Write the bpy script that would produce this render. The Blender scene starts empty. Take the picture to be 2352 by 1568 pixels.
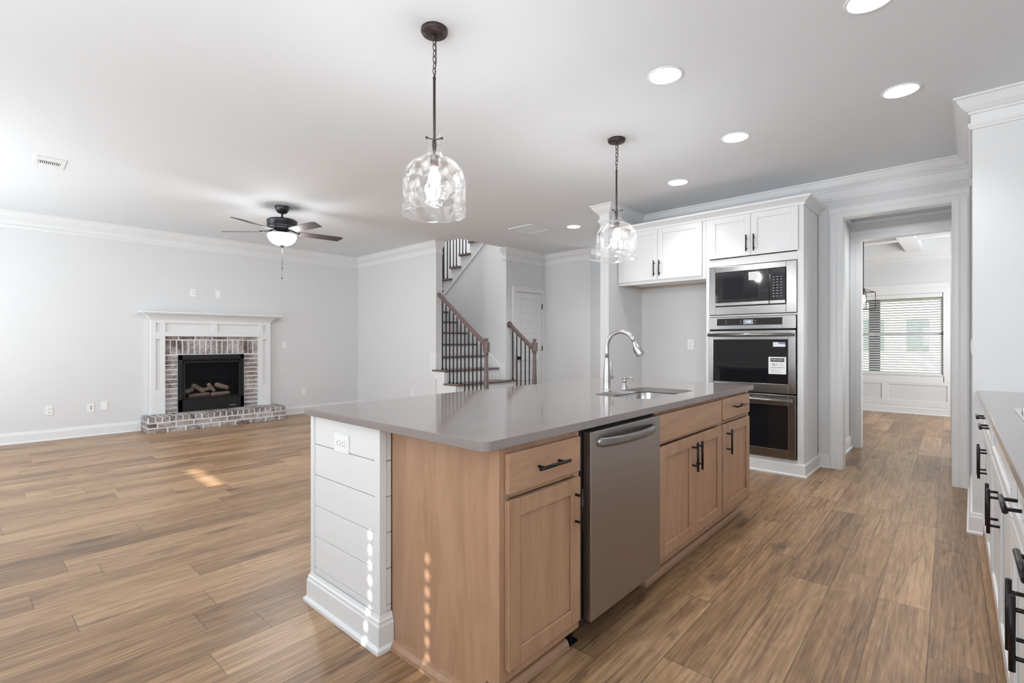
import bpy, bmesh, math, random
from mathutils import Vector, Matrix
R = math.radians
PI = math.pi
random.seed(7)
SC = bpy.context.scene
COL = SC.collection

# ------------------------------------------------------------------ camera
cd = bpy.data.cameras.new('camera'); cam = bpy.data.objects.new('camera', cd); COL.objects.link(cam)
cam.location = (0, 0, 1.23); cam.rotation_euler = (R(90), 0, R(43))
cd.sensor_width = 36; cd.lens = 1134 / 2352 * 36; cd.shift_y = 1 / 2352; cd.clip_start = .02
SC.camera = cam
# ------------------------------------------------------------------ world, sun, daylight, exposure
W = bpy.data.worlds.new('sky'); SC.world = W; W.use_nodes = True
nt = W.node_tree; nt.nodes.clear()
wo = nt.nodes.new('ShaderNodeOutputWorld'); bg = nt.nodes.new('ShaderNodeBackground')
sky = nt.nodes.new('ShaderNodeTexSky'); sky.sky_type = 'HOSEK_WILKIE'; sky.turbidity = 3
sky.sun_direction = Vector((0.3, -.85, .5)).normalized()
nt.links.new(sky.outputs[0], bg.inputs[0]); bg.inputs[1].default_value = .55
nt.links.new(bg.outputs[0], wo.inputs[0])

def lamp(kind, name, loc, energy, color=(1, 1, 1), rot=(0, 0, 0), **kw):
    l = bpy.data.lights.new(name, kind); l.energy = energy; l.color = color
    for k, v in kw.items(): setattr(l, k, v)
    o = bpy.data.objects.new(name, l); COL.objects.link(o); o.location = loc; o.rotation_euler = rot
    return o
SUN_EL = R(24)
sd = Vector((-.05, 1, -math.tan(SUN_EL))).normalized()
sun = lamp('SUN', 'sun', (0, -8, 6), 10, (1, .97, .93), angle=R(.53))
sun.rotation_euler = sd.to_track_quat('-Z', 'Y').to_euler()
# daylight of the rear windows (wall behind the camera), one lamp in each opening
YR = -2.2
for nm, x, z, w, hh, e in (('window_daylight', -6.25, 1.35, 3.4, 2.2, 78), ('window_daylight', -1.7, 1.5, 1.8, 1.4, 50), ('window_daylight', 1.6, 1.5, 1.6, 1.4, 90)):
    lamp('AREA', nm, (x, YR + .05 + hh * .25, z), e, (.90, .96, 1), (R(90 + (25 if x < -4 else 58)), 0, 0), shape='RECTANGLE', size=w, size_y=hh)
# added fill lamp for the dining room, in front of its solid side wall
lamp('AREA', 'window_daylight', (.95, 9.2, 1.5), 50, (.95, .98, 1), (R(90), 0, R(90)), shape='RECTANGLE', size=1.8, size_y=1.4)
# added lamp under the landing ceiling, brightens the stairwell
lamp('AREA', 'landing_daylight', (-7.6, 5.4, 5.1), 40, (1, 1, 1), (0, 0, 0), shape='RECTANGLE', size=1.4, size_y=.8)
lamp('AREA', 'foyer_daylight', (-4.05, 9.0, 1.5), 18, (.95, .98, 1), (R(90 + 10), 0, R(180)), shape='RECTANGLE', size=1.1, size_y=1.8)  # added lamp at the passage end, brightens the hall and far ceiling
lamp('SPOT', 'passage_light', (-.5, 6.35, 2.7), 22, (.97, .985, 1), spot_size=R(150), spot_blend=.8, shadow_soft_size=.08)
SC.view_settings.view_transform = 'Standard'
SC.view_settings.look = 'None'
SC.view_settings.exposure = 0.50
SC.view_settings.gamma = 1
SC.view_settings.use_curve_mapping = False

# ------------------------------------------------------------------ materials
def srgb(r, g, b):
    f = lambda c: (c / 255 / 12.92) if c / 255 <= .04045 else ((c / 255 + .055) / 1.055) ** 2.4
    return (f(r), f(g), f(b), 1)
def newmat(name):
    m = bpy.data.materials.new(name); m.use_nodes = True
    n = m.node_tree.nodes; return m, m.node_tree, n['Principled BSDF']
def N(t, kind, **kw):
    n = t.nodes.new('ShaderNode' + kind)
    for k, v in kw.items():
        if k.startswith('i_'):
            k = k[2:]; k = int(k) if k.isdigit() else k.replace('_', ' ')
            n.inputs[k].default_value = v
        else: setattr(n, k, v)
    return n
def plain(name, col, rough=.5, metal=0, bump=0, bscale=200, spec=.5, var=.0, vscale=4):
    m, t, p = newmat(name)
    p.inputs['Base Color'].default_value = col; p.inputs['Roughness'].default_value = rough
    p.inputs['Metallic'].default_value = metal; p.inputs['Specular IOR Level'].default_value = spec
    tc = N(t, 'TexCoord')
    if bump:
        nz = N(t, 'TexNoise'); nz.inputs['Scale'].default_value = bscale; nz.inputs['Detail'].default_value = 3
        t.links.new(tc.outputs['Object'], nz.inputs['Vector'])
        b = N(t, 'Bump'); b.inputs['Strength'].default_value = bump; b.inputs['Distance'].default_value = .002
        t.links.new(nz.outputs[0], b.inputs['Height']); t.links.new(b.outputs[0], p.inputs['Normal'])
    nv = N(t, 'TexNoise'); nv.inputs['Scale'].default_value = vscale; nv.inputs['Detail'].default_value = 4
    t.links.new(tc.outputs['Object'], nv.inputs['Vector'])
    r = N(t, 'MapRange'); r.inputs['To Min'].default_value = 1 - var - .01; r.inputs['To Max'].default_value = 1 + var
    t.links.new(nv.outputs[0], r.inputs['Value'])
    mx = N(t, 'VectorMath', operation='SCALE'); mx.inputs[0].default_value = col[:3]
    t.links.new(r.outputs[0], mx.inputs['Scale']); t.links.new(mx.outputs[0], p.inputs['Base Color'])
    return m
M = {}
M['wall'] = plain('wall_paint_grey', (.735, .74, .745, 1), .75, bump=.12, bscale=260, spec=.2)
M['ceiling'] = plain('ceiling_paint', (.81, .838, .865, 1), .9, bump=.1, bscale=180, spec=.1)
M['trim'] = plain('trim_paint_white', (.81, .815, .82, 1), .32, spec=.4)
M['cab_white'] = plain('cabinet_paint_white', (.78, .785, .79, 1), .35, spec=.4)
M['plastic'] = plain('white_plastic', (.88, .88, .88, 1), .3)
M['slot'] = plain('dark_slot', (.05, .05, .05, 1), .5)
M['bronze'] = plain('oil_rubbed_bronze', (.062, .046, .045, 1), .45, metal=.5, bump=.15, bscale=90, var=.25, vscale=30)
M['black_iron'] = plain('black_iron', (.012, .012, .014, 1), .42, metal=.3)
M['pull'] = plain('dark_bronze_pull', (.03, .026, .028, 1), .33, metal=.8)
M['stain_dark'] = plain('brown_stained_oak', (.17, .118, .108, 1), .35, bump=.2, bscale=60, var=.2, vscale=18)
M['fan_blade'] = plain('dark_walnut_fan_blade', (.075, .055, .055, 1), .65, var=.15, vscale=20)
M['fan_body'] = plain('slate_bronze_metal', (.055, .058, .066, 1), .35, metal=.7)
M['black_metal'] = plain('black_painted_metal', (.006, .006, .008, 1), .45, metal=.1)
M['black'] = plain('black_void', (.006, .006, .006, 1), .7)
M['mortar'] = plain('white_mortar', (.74, .74, .75, 1), .9, bump=.5, bscale=120, var=.1, vscale=30)
M['chrome'] = plain('polished_chrome', (.8, .8, .8, 1), .12, metal=1)
M['birch'] = plain('raw_birch', (.62, .48, .36, 1), .6, var=.1)
M['grey_rubber'] = plain('grey_rubber', (.12, .12, .12, 1), .6)

def steel(name, col, rough, axis):
    m, t, p = newmat(name)
    p.inputs['Base Color'].default_value = col; p.inputs['Metallic'].default_value = 1
    tc = N(t, 'TexCoord'); mp = N(t, 'Mapping'); s = [260, 260, 260]; s[axis] = 3; mp.inputs['Scale'].default_value = s
    nz = N(t, 'TexNoise'); nz.inputs['Scale'].default_value = 1; nz.inputs['Detail'].default_value = 3
    t.links.new(tc.outputs['Object'], mp.inputs[0]); t.links.new(mp.outputs[0], nz.inputs['Vector'])
    r = N(t, 'MapRange'); r.inputs['To Min'].default_value = rough - .05; r.inputs['To Max'].default_value = rough + .06
    t.links.new(nz.outputs[0], r.inputs['Value']); t.links.new(r.outputs[0], p.inputs['Roughness'])
    b = N(t, 'Bump'); b.inputs['Strength'].default_value = .06; b.inputs['Distance'].default_value = .001
    t.links.new(nz.outputs[0], b.inputs['Height']); t.links.new(b.outputs[0], p.inputs['Normal'])
    return m
M['steel'] = steel('brushed_stainless_steel', (.28, .272, .268, 1), .24, 0)
M['steel_dw'] = steel('brushed_stainless_grey', (.40, .375, .355, 1), .34, 2)
M['nickel'] = steel('brushed_nickel', (.52, .51, .50, 1), .24, 2)
M['steel_sink'] = steel('satin_sink_steel', (.45, .45, .45, 1), .3, 0)

def wood(name, c1, c2, axis, rough=.42):
    m, t, p = newmat(name)
    tc = N(t, 'TexCoord'); mp = N(t, 'Mapping'); s = [9, 9, 9]; s[axis] = 1.1; mp.inputs['Scale'].default_value = s
    t.links.new(tc.outputs['Object'], mp.inputs[0])
    n1 = N(t, 'TexNoise'); n1.inputs['Scale'].default_value = 1.3; n1.inputs['Detail'].default_value = 5; n1.inputs['Distortion'].default_value = 1.2
    n2 = N(t, 'TexNoise'); n2.inputs['Scale'].default_value = 9; n2.inputs['Detail'].default_value = 4
    t.links.new(mp.outputs[0], n1.inputs['Vector']); t.links.new(mp.outputs[0], n2.inputs['Vector'])
    mm = N(t, 'Math', operation='MULTIPLY_ADD'); mm.inputs[1].default_value = .35
    t.links.new(n2.outputs[0], mm.inputs[0]); t.links.new(n1.outputs[0], mm.inputs[2])
    cr = N(t, 'ValToRGB'); e = cr.color_ramp.elements
    e[0].position = .42; e[0].color = c2; e[1].position = .82; e[1].color = c1
    t.links.new(mm.outputs[0], cr.inputs[0]); t.links.new(cr.outputs[0], p.inputs['Base Color'])
    p.inputs['Roughness'].default_value = rough
    return m
mc1, mc2 = (.44, .268, .168, 1), (.34, .192, .116, 1)
M['maple_v'] = wood('stained_maple_upright_grain', mc1, mc2, 2)
M['maple_h'] = wood('stained_maple_level_grain', mc1, mc2, 1)
M['log'] = wood('ceramic_log_bark', (.90, .68, .44, 1), (.50, .35, .21, 1), 1, .9)

def stone(name, col, rough=.08):
    m, t, p = newmat(name)
    tc = N(t, 'TexCoord'); nz = N(t, 'TexNoise'); nz.inputs['Scale'].default_value = 900; nz.inputs['Detail'].default_value = 2
    t.links.new(tc.outputs['Object'], nz.inputs['Vector'])
    cr = N(t, 'ValToRGB'); e = cr.color_ramp.elements
    e[0].position = .35; e[0].color = tuple(c * .88 for c in col[:3]) + (1,); e[1].position = .7; e[1].color = tuple(min(1, c * 1.15) for c in col[:3]) + (1,)
    t.links.new(nz.outputs[0], cr.inputs[0]); t.links.new(cr.outputs[0], p.inputs['Base Color'])
    p.inputs['Roughness'].default_value = rough; p.inputs['IOR'].default_value = 1.6
    return m
M['quartz'] = stone('taupe_quartz', (.27, .235, .225, 1))

def brickmat():
    m, t, p = newmat('whitewashed_brick')
    g = N(t, 'NewGeometry'); tc = N(t, 'TexCoord')
    cr = N(t, 'ValToRGB'); cr.color_ramp.interpolation = 'CONSTANT'; e = cr.color_ramp.elements
    cols = [(0, srgb(104, 90, 86)), (.2, srgb(128, 114, 106)), (.4, srgb(92, 76, 74)), (.6, srgb(138, 126, 118)), (.8, srgb(112, 102, 100))]
    e[0].color = cols[0][1]; e[1].position = cols[1][0]; e[1].color = cols[1][1]
    for ps, c in cols[2:]:
        q = e.new(ps); q.color = c
    t.links.new(g.outputs['Random Per Island'], cr.inputs[0])
    nz = N(t, 'TexNoise'); nz.inputs['Scale'].default_value = 22; nz.inputs['Detail'].default_value = 8; nz.inputs['Roughness'].default_value = .75
    nz2 = N(t, 'TexNoise'); nz2.inputs['Scale'].default_value = 5; nz2.inputs['Detail'].default_value = 3
    t.links.new(tc.outputs['Object'], nz.inputs['Vector']); t.links.new(tc.outputs['Object'], nz2.inputs['Vector'])
    ad = N(t, 'Math', operation='ADD'); t.links.new(nz.outputs[0], ad.inputs[0]); t.links.new(nz2.outputs[0], ad.inputs[1])
    mr = N(t, 'MapRange'); mr.inputs['From Min'].default_value = .86; mr.inputs['From Max'].default_value = 1.22; mr.inputs['To Max'].default_value = .8
    t.links.new(ad.outputs[0], mr.inputs['Value'])
    mx = N(t, 'Mix', data_type='RGBA'); mx.inputs[7].default_value = srgb(205, 200, 200)
    t.links.new(mr.outputs[0], mx.inputs[0]); t.links.new(cr.outputs[0], mx.inputs[6]); t.links.new(mx.outputs[2], p.inputs['Base Color'])
    b = N(t, 'Bump'); b.inputs['Strength'].default_value = .6; b.inputs['Distance'].default_value = .004
    t.links.new(nz.outputs[0], b.inputs['Height']); t.links.new(b.outputs[0], p.inputs['Normal'])
    p.inputs['Roughness'].default_value = .9
    return m
M['brick'] = brickmat()

def floormat():
    m, t, p = newmat('oak_plank_laminate')
    L = t.links.new
    g = N(t, 'NewGeometry'); mp = N(t, 'Mapping'); mp.inputs['Rotation'].default_value = (0, 0, R(-1.5)); mp.inputs['Location'].default_value = (.255 + 20 * .193, 20, 0)
    L(g.outputs['Position'], mp.inputs[0])
    sp = N(t, 'SeparateXYZ'); L(mp.outputs[0], sp.inputs[0])
    def mth(op, a, b=None, c=None):
        n = N(t, 'Math', operation=op)
        for i, v in enumerate((a, b, c)):
            if v is None: continue
            if isinstance(v, (int, float)): n.inputs[i].default_value = v
            else: L(v, n.inputs[i])
        return n.outputs[0]
    xs = mth('DIVIDE', sp.outputs[0], .193); row = mth('FLOOR', xs); fx = mth('FRACT', xs)
    wn = N(t, 'TexWhiteNoise', noise_dimensions='1D'); L(row, wn.inputs['W'])
    ys = mth('ADD', mth('DIVIDE', sp.outputs[1], 1.35), wn.outputs['Value']); colm = mth('FLOOR', ys); fy = mth('FRACT', ys)
    cb = N(t, 'CombineXYZ'); L(row, cb.inputs[0]); L(colm, cb.inputs[1])
    wid = N(t, 'TexWhiteNoise', noise_dimensions='3D'); L(cb.outputs[0], wid.inputs['Vector'])
    ID = wid.outputs['Value']
    # grain space
    gx = mth('ADD', sp.outputs[0], mth('MULTIPLY', ID, 31.0)); gy = mth('ADD', sp.outputs[1], mth('MULTIPLY', ID, 57.0))
    cg = N(t, 'CombineXYZ'); L(gx, cg.inputs[0]); L(gy, cg.inputs[1]); L(ID, cg.inputs[2])
    def noise(sx, sy, sc, det=5, dist=0, rough=.55):
        mm = N(t, 'Mapping'); mm.inputs['Scale'].default_value = (sx, sy, 1); L(cg.outputs[0], mm.inputs[0])
        n = N(t, 'TexNoise'); n.inputs['Scale'].default_value = sc; n.inputs['Detail'].default_value = det; n.inputs['Distortion'].default_value = dist; n.inputs['Roughness'].default_value = rough
        L(mm.outputs[0], n.inputs['Vector']); return n.outputs[0]
    broad = noise(7, .9, 1, 4, .6)
    # cathedral growth rings: sine of a warped field
    warp = noise(3.2, .75, 1, 2, .3)
    rings = mth('SINE', mth('MULTIPLY', warp, 120.0))
    fine = noise(75, 2.6, 1, 5, .4, .75)
    dark = noise(20, 1.7, 1, 7, 1.2, .72)
    v = mth('ADD', mth('MULTIPLY', broad, .40), mth('MULTIPLY', fine, .78))
    v = mth('ADD', v, mth('MULTIPLY', rings, .022))
    v = mth('ADD', v, mth('MULTIPLY', mth('SUBTRACT', ID, .5), .20))
    cr = N(t, 'ValToRGB'); e = cr.color_ramp.elements
    e[0].position = .36; e[0].color = (.13, .072, .038, 1); e[1].position = .84; e[1].color = (.58, .385, .225, 1)
    q = e.new(.585); q.color = (.345, .205, .108, 1)
    L(v, cr.inputs[0])
    lines = noise(70, 1.5, 1, 3, .5, .6)
    # dark streaks and knots
    dk = N(t, 'MapRange'); dk.inputs['From Min'].default_value = .565; dk.inputs['From Max'].default_value = .72; dk.inputs['To Max'].default_value = .85
    L(dark, dk.inputs['Value'])
    mm = N(t, 'Mapping'); mm.inputs['Scale'].default_value = (4.2, 1.5, 1); L(cg.outputs[0], mm.inputs[0])
    nzk = N(t, 'TexNoise'); nzk.inputs['Scale'].default_value = 6; L(mm.outputs[0], nzk.inputs['Vector'])
    va = N(t, 'VectorMath', operation='MULTIPLY_ADD'); va.inputs[1].default_value = (.35, .35, 0); L(nzk.outputs['Color'], va.inputs[0]); L(mm.outputs[0], va.inputs[2])
    vo = N(t, 'TexVoronoi'); vo.inputs['Scale'].default_value = 1.0; L(va.outputs[0], vo.inputs['Vector'])
    kn = N(t, 'MapRange'); kn.inputs['From Min'].default_value = .23; kn.inputs['From Max'].default_value = .03; kn.inputs['To Max'].default_value = .8; L(vo.outputs['Distance'], kn.inputs['Value'])
    ln = N(t, 'MapRange'); ln.inputs['From Min'].default_value = .58; ln.inputs['From Max'].default_value = .70; ln.inputs['To Max'].default_value = .5
    L(lines, ln.inputs['Value'])
    dsum = mth('MINIMUM', mth('ADD', mth('ADD', dk.outputs[0], kn.outputs[0]), ln.outputs[0]), .85)
    mx = N(t, 'Mix', data_type='RGBA'); mx.inputs[7].default_value = (.085, .052, .034, 1)
    L(dsum, mx.inputs[0]); L(cr.outputs[0], mx.inputs[6])
    # seams
    ex = mth('MULTIPLY', mth('MINIMUM', fx, mth('SUBTRACT', 1.0, fx)), .193)
    ey = mth('MULTIPLY', mth('MINIMUM', fy, mth('SUBTRACT', 1.0, fy)), 1.35)
    ed = mth('MINIMUM', ex, ey)
    sm = N(t, 'MapRange'); sm.inputs['From Min'].default_value = .0008; sm.inputs['From Max'].default_value = .0028; sm.inputs['To Min'].default_value = .65; sm.inputs['To Max'].default_value = 0
    L(ed, sm.inputs['Value'])
    mx2 = N(t, 'Mix', data_type='RGBA'); mx2.inputs[7].default_value = (.05, .03, .02, 1)
    L(sm.outputs[0], mx2.inputs[0]); L(mx.outputs[2], mx2.inputs[6]); L(mx2.outputs[2], p.inputs['Base Color'])
    rr = N(t, 'MapRange'); rr.inputs['To Min'].default_value = .30; rr.inputs['To Max'].default_value = .42; L(fine, rr.inputs['Value']); L(rr.outputs[0], p.inputs['Roughness'])
    b = N(t, 'Bump'); b.inputs['Strength'].default_value = .12; b.inputs['Distance'].default_value = .002
    L(mth('SUBTRACT', v, mth('MULTIPLY', sm.outputs[0], 1.5)), b.inputs['Height']); L(b.outputs[0], p.inputs['Normal'])
    return m
M['floor'] = floormat()

def thin_glass(name, tint=(1, 1, 1, 1), refl=.12, rough=.02, bump=0, bscale=20, milk=0.0):
    m = bpy.data.materials.new(name); m.use_nodes = True; t = m.node_tree; t.nodes.clear(); L = t.links.new
    out = N(t, 'OutputMaterial'); tr = N(t, 'BsdfTransparent'); tr.inputs[0].default_value = tint
    gl = N(t, 'BsdfGlossy'); gl.inputs['Roughness'].default_value = rough; gl.inputs[0].default_value = (1, 1, 1, 1)
    lw = N(t, 'LayerWeight'); lw.inputs[0].default_value = .35
    mr = N(t, 'MapRange'); mr.inputs['To Min'].default_value = refl * .5; mr.inputs['To Max'].default_value = min(1, refl * 5)
    L(lw.outputs['Fresnel'], mr.inputs['Value'])
    mx = N(t, 'MixShader'); L(mr.outputs[0], mx.inputs[0]); L(tr.outputs[0], mx.inputs[1]); L(gl.outputs[0], mx.inputs[2])
    last = mx
    if bump:
        tc = N(t, 'TexCoord'); nz = N(t, 'TexNoise'); nz.inputs['Scale'].default_value = bscale; nz.inputs['Detail'].default_value = 1.5; nz.inputs['Distortion'].default_value = .8
        L(tc.outputs['Object'], nz.inputs['Vector'])
        b = N(t, 'Bump'); b.inputs['Strength'].default_value = bump; b.inputs['Distance'].default_value = .02
        L(nz.outputs[0], b.inputs['Height']); L(b.outputs[0], gl.inputs['Normal']); L(b.outputs[0], lw.inputs['Normal'])
        if milk:
            di = N(t, 'BsdfTranslucent'); di.inputs[0].default_value = (1, 1, 1, 1); df = N(t, 'BsdfDiffuse'); df.inputs[0].default_value = (1, 1, 1, 1)
            ad = N(t, 'MixShader'); ad.inputs[0].default_value = .5; L(di.outputs[0], ad.inputs[1]); L(df.outputs[0], ad.inputs[2])
            r2 = N(t, 'MapRange'); r2.inputs['From Min'].default_value = .45; r2.inputs['From Max'].default_value = .75; r2.inputs['To Max'].default_value = milk
            L(nz.outputs[0], r2.inputs['Value'])
            m2 = N(t, 'MixShader'); L(r2.outputs[0], m2.inputs[0]); L(mx.outputs[0], m2.inputs[1]); L(ad.outputs[0], m2.inputs[2]); last = m2
    L(last.outputs[0], out.inputs[0]); return m
M['glass_hammered'] = thin_glass('hammered_clear_glass', (.985, .985, .985, 1), .055, .02, .35, 24, .05)
M['glass_clear'] = thin_glass('clear_glass', (.96, .98, .98, 1), .1)
M['glass_pane'] = thin_glass('window_glass', (.97, .98, .98, 1), .06)
def dark_glass(name, trans, rough=.05, col=(.012, .012, .015, 1)):
    m = bpy.data.materials.new(name); m.use_nodes = True; t = m.node_tree; L = t.links.new
    p = t.nodes['Principled BSDF']; out = t.nodes['Material Output']
    p.inputs['Base Color'].default_value = col; p.inputs['Roughness'].default_value = rough; p.inputs['IOR'].default_value = 1.65
    tr = N(t, 'BsdfTransparent'); tr.inputs[0].default_value = (.8, .8, .85, 1); mx = N(t, 'MixShader'); mx.inputs[0].default_value = trans
    L(p.outputs[0], mx.inputs[1]); L(tr.outputs[0], mx.inputs[2]); L(mx.outputs[0], out.inputs[0]); return m
M['oven_glass'] = dark_glass('black_oven_glass', .35)
M['fire_glass'] = dark_glass('smoked_firebox_glass', .88, .08)
M['panel_glass'] = dark_glass('black_control_glass', 0)
def emit(name, col, s):
    m = bpy.data.materials.new(name); m.use_nodes = True; t = m.node_tree; t.nodes.clear()
    o = N(t, 'OutputMaterial'); e = N(t, 'Emission'); e.inputs[0].default_value = col; e.inputs[1].default_value = s
    t.links.new(e.outputs[0], o.inputs[0]); return m
M['led'] = emit('led_lens', (1, .98, .95, 1), 9)
M['bulb'] = emit('lit_bulb', (.99, .985, 1, 1), 270)
M['bowl'] = emit('lit_opal_bowl', (.99, .985, 1, 1), 55)
M['warm_bulb'] = emit('lit_warm_bulb', (1, .72, .38, 1), 30)
M['lcd'] = emit('oven_clock_display', (.35, .38, .42, 1), .7)
M['lcd_text'] = emit('oven_clock_digits', (.75, .85, 1, 1), 1.1)
M['label'] = plain('sticker_white', (.8, .8, .8, 1), .5)
M['ink'] = plain('black_ink', (.02, .02, .02, 1), .6)
M['ink_grey'] = plain('grey_print', (.35, .35, .36, 1), .6)
M['ink_blue'] = plain('blue_print', (.25, .27, .5, 1), .6)
M['slat'] = plain('white_blind_slat', (.8, .8, .8, 1), .4)
M['grass'] = plain('lawn', (.12, .2, .05, 1), .9, var=.4, vscale=3)
M['shingle'] = plain('brown_roof_shingle', (.42, .38, .34, 1), .9, var=.2, vscale=8)
M['siding'] = plain('pale_siding', (.75, .74, .70, 1), .8)
M['porch'] = plain('grey_porch_post', (.32, .32, .33, 1), .8)
M['green_siding'] = plain('dark_window_glass', (.16, .2, .2, 1), .3)
M['concrete'] = plain('driveway_concrete', (.5, .48, .46, 1), .9)

# ------------------------------------------------------------------ mesh builder
class Frame:
    def __init__(s, o, a=0): s.o = Vector(o); s.a = a
    def world(s, p): return s.o + Matrix.Rotation(s.a, 3, 'Z') @ Vector(p)
F0 = Frame((0, 0, 0))
FI = Frame((-1.128, 1.151, 0), R(1.1))     # the island sits a touch askew
FR = Frame((.026, 4.35, 0), R(1.1))        # cabinets along the right
INFO = {}
def tag(o, label=None, cat=None, group=None, kind=None):
    if label: o['label'] = label
    if cat: o['category'] = cat
    if group: o['group'] = group
    if kind: o['kind'] = kind
    return o
def thing(name, label, cat, base, fr=F0, group=None):
    o = bpy.data.objects.new(name, None); COL.objects.link(o); o.empty_display_size = .1
    o.location = fr.world(base); o.rotation_euler = (0, 0, fr.a)
    INFO[o.name] = (Vector(base), fr)
    return tag(o, label, cat, group)
class MB:
    def __init__(s): s.v = []; s.f = []; s.m = []; s.sm = []
    def add(s, verts, faces, mi=0, smooth=False):
        b = len(s.v); s.v += [tuple(v) for v in verts]
        for f in faces: s.f.append([b + i for i in f]); s.m.append(mi); s.sm.append(smooth)
        return s
    def box(s, x0, x1, y0, y1, z0, z1, mi=0):
        x0, x1 = sorted((x0, x1)); y0, y1 = sorted((y0, y1)); z0, z1 = sorted((z0, z1))
        v = [(x0, y0, z0), (x1, y0, z0), (x1, y1, z0), (x0, y1, z0), (x0, y0, z1), (x1, y0, z1), (x1, y1, z1), (x0, y1, z1)]
        return s.add(v, [(0, 3, 2, 1), (4, 5, 6, 7), (0, 1, 5, 4), (1, 2, 6, 5), (2, 3, 7, 6), (3, 0, 4, 7)], mi)
    def prism(s, pts, a, b, axis=2, mi=0, smooth=False):
        # closed outline pts (2D) extruded along axis from a to b
        def P(u, v, w): return {0: (w, u, v), 1: (u, w, v), 2: (u, v, w)}[axis]
        n = len(pts); v = [P(p[0], p[1], a) for p in pts] + [P(p[0], p[1], b) for p in pts]
        ar = sum(pts[i][0] * pts[(i + 1) % n][1] - pts[(i + 1) % n][0] * pts[i][1] for i in range(n))
        fl = (ar > 0) ^ (axis == 1) ^ (b < a)
        caps = [list(range(n))[::-1], [n + i for i in range(n)]]
        sides = [(i, (i + 1) % n, n + (i + 1) % n, n + i) for i in range(n)]
        if not fl: caps = [c[::-1] for c in caps]; sides = [c[::-1] for c in sides]
        s.add(v, caps, mi); 
        b0 = len(s.v) - 2 * n
        for f in sides: s.f.append([b0 + i for i in f]); s.m.append(mi); s.sm.append(smooth)
        return s
    def tube(s, path, r, n=12, mi=0, cap=True, smooth=True, closed=False):
        path = [Vector(p) for p in path]; K = len(path)
        rr = r if isinstance(r, (list, tuple)) else [r] * K
        vs = []; up = None
        for i, p in enumerate(path):
            if closed: d = path[(i + 1) % K] - path[i - 1]
            else: d = (path[min(i + 1, K - 1)] - path[max(i - 1, 0)])
            d.normalize()
            if up is None: up = Vector((0, 0, 1)) if abs(d.z) < .9 else Vector((1, 0, 0))
            a = d.cross(up).normalized(); up = a.cross(d).normalized()
            vs += [p + (a * math.cos(2 * PI * j / n) + up * math.sin(2 * PI * j / n)) * rr[i] for j in range(n)]
        fs = []
        for i in range(K if closed else K - 1):
            for j in range(n):
                a0 = i * n + j; a1 = i * n + (j + 1) % n; i2 = (i + 1) % K
                fs.append((a0, a1, i2 * n + (j + 1) % n, i2 * n + j))
        s.add(vs, fs, mi, smooth)
        if cap and not closed:
            b = len(s.v) - len(vs)
            s.f.append([b + j for j in range(n)][::-1]); s.m.append(mi); s.sm.append(False)
            s.f.append([b + (K - 1) * n + j for j in range(n)]); s.m.append(mi); s.sm.append(False)
        return s
    def lathe(s, prof, c=(0, 0), n=32, mi=0, smooth=True, wob=0):
        vs = []; 
        for (r, z) in prof:
            for j in range(n):
                a = 2 * PI * j / n; q = r
                if wob and r > .03: q = r * (1 + wob * (math.sin(3 * a + z * 40) + math.sin(5 * a - z * 60 + 1)) * .5)
                vs.append((c[0] + q * math.cos(a), c[1] + q * math.sin(a), z))
        fs = []
        for i in range(len(prof) - 1):
            for j in range(n):
                fs.append((i * n + j, i * n + (j + 1) % n, (i + 1) * n + (j + 1) % n, (i + 1) * n + j))
        if prof[0][1] > prof[-1][1]: fs = [f[::-1] for f in fs]
        return s.add(vs, fs, mi, smooth)
    def sweep(s, pts, prof, mi=0, z0=0, caps=True):
        # profile (offset to the right of travel, height) along a mitred polyline in plan
        pts = [Vector((p[0], p[1])) for p in pts]; K = len(pts); m = []
        for i in range(K):
            d1 = (pts[i] - pts[i - 1]).normalized() if i else None
            d2 = (pts[i + 1] - pts[i]).normalized() if i < K - 1 else None
            if d1 is None: d1 = d2
            if d2 is None: d2 = d1
            n1 = Vector((d1.y, -d1.x)); n2 = Vector((d2.y, -d2.x))
            q = (n1 + n2); q = q / max(1e-6, q.dot(n1)); m.append(q)
        P = len(prof); vs = []
        for i in range(K):
            for (o, z) in prof:
                w = pts[i] + m[i] * o; vs.append((w.x, w.y, z0 + z))
        fs = []
        for i in range(K - 1):
            for j in range(P):
                j2 = (j + 1) % P
                fs.append((i * P + j, i * P + j2, (i + 1) * P + j2, (i + 1) * P + j))
        if caps: fs += [list(range(P))[::-1], [(K - 1) * P + j for j in range(P)]]
        return s.add(vs, fs, mi)
    def build(s, name, mats, parent=None, bevel=0, base=None, fr=F0, seg=2, label=None, solid=0):
        if not isinstance(mats, (list, tuple)): mats = [mats]
        if parent is not None: bs, fr = INFO[parent.name]
        elif base is None:
            xs, ys, zs = zip(*s.v); bs = Vector(((min(xs) + max(xs)) / 2, (min(ys) + max(ys)) / 2, min(zs)))
        else: bs = Vector(base)
        me = bpy.data.meshes.new(name)
        me.from_pydata([tuple(Vector(v) - bs) for v in s.v], [], s.f)
        for mt in mats: me.materials.append(M[mt] if isinstance(mt, str) else mt)
        for i, p in enumerate(me.polygons): p.material_index = s.m[i]; p.use_smooth = s.sm[i]
        bm = bmesh.new(); bm.from_mesh(me); bmesh.ops.recalc_face_normals(bm, faces=bm.faces); bm.to_mesh(me); bm.free()
        me.update()
        o = bpy.data.objects.new(name, me); COL.objects.link(o)
        if parent is not None: o.parent = parent
        else: o.location = fr.world(bs); o.rotation_euler = (0, 0, fr.a)
        INFO[o.name] = (bs, fr)
        if bevel:
            b = o.modifiers.new('bevel', 'BEVEL'); b.width = bevel; b.segments = seg; b.limit_method = 'ANGLE'; b.angle_limit = R(40)
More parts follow.
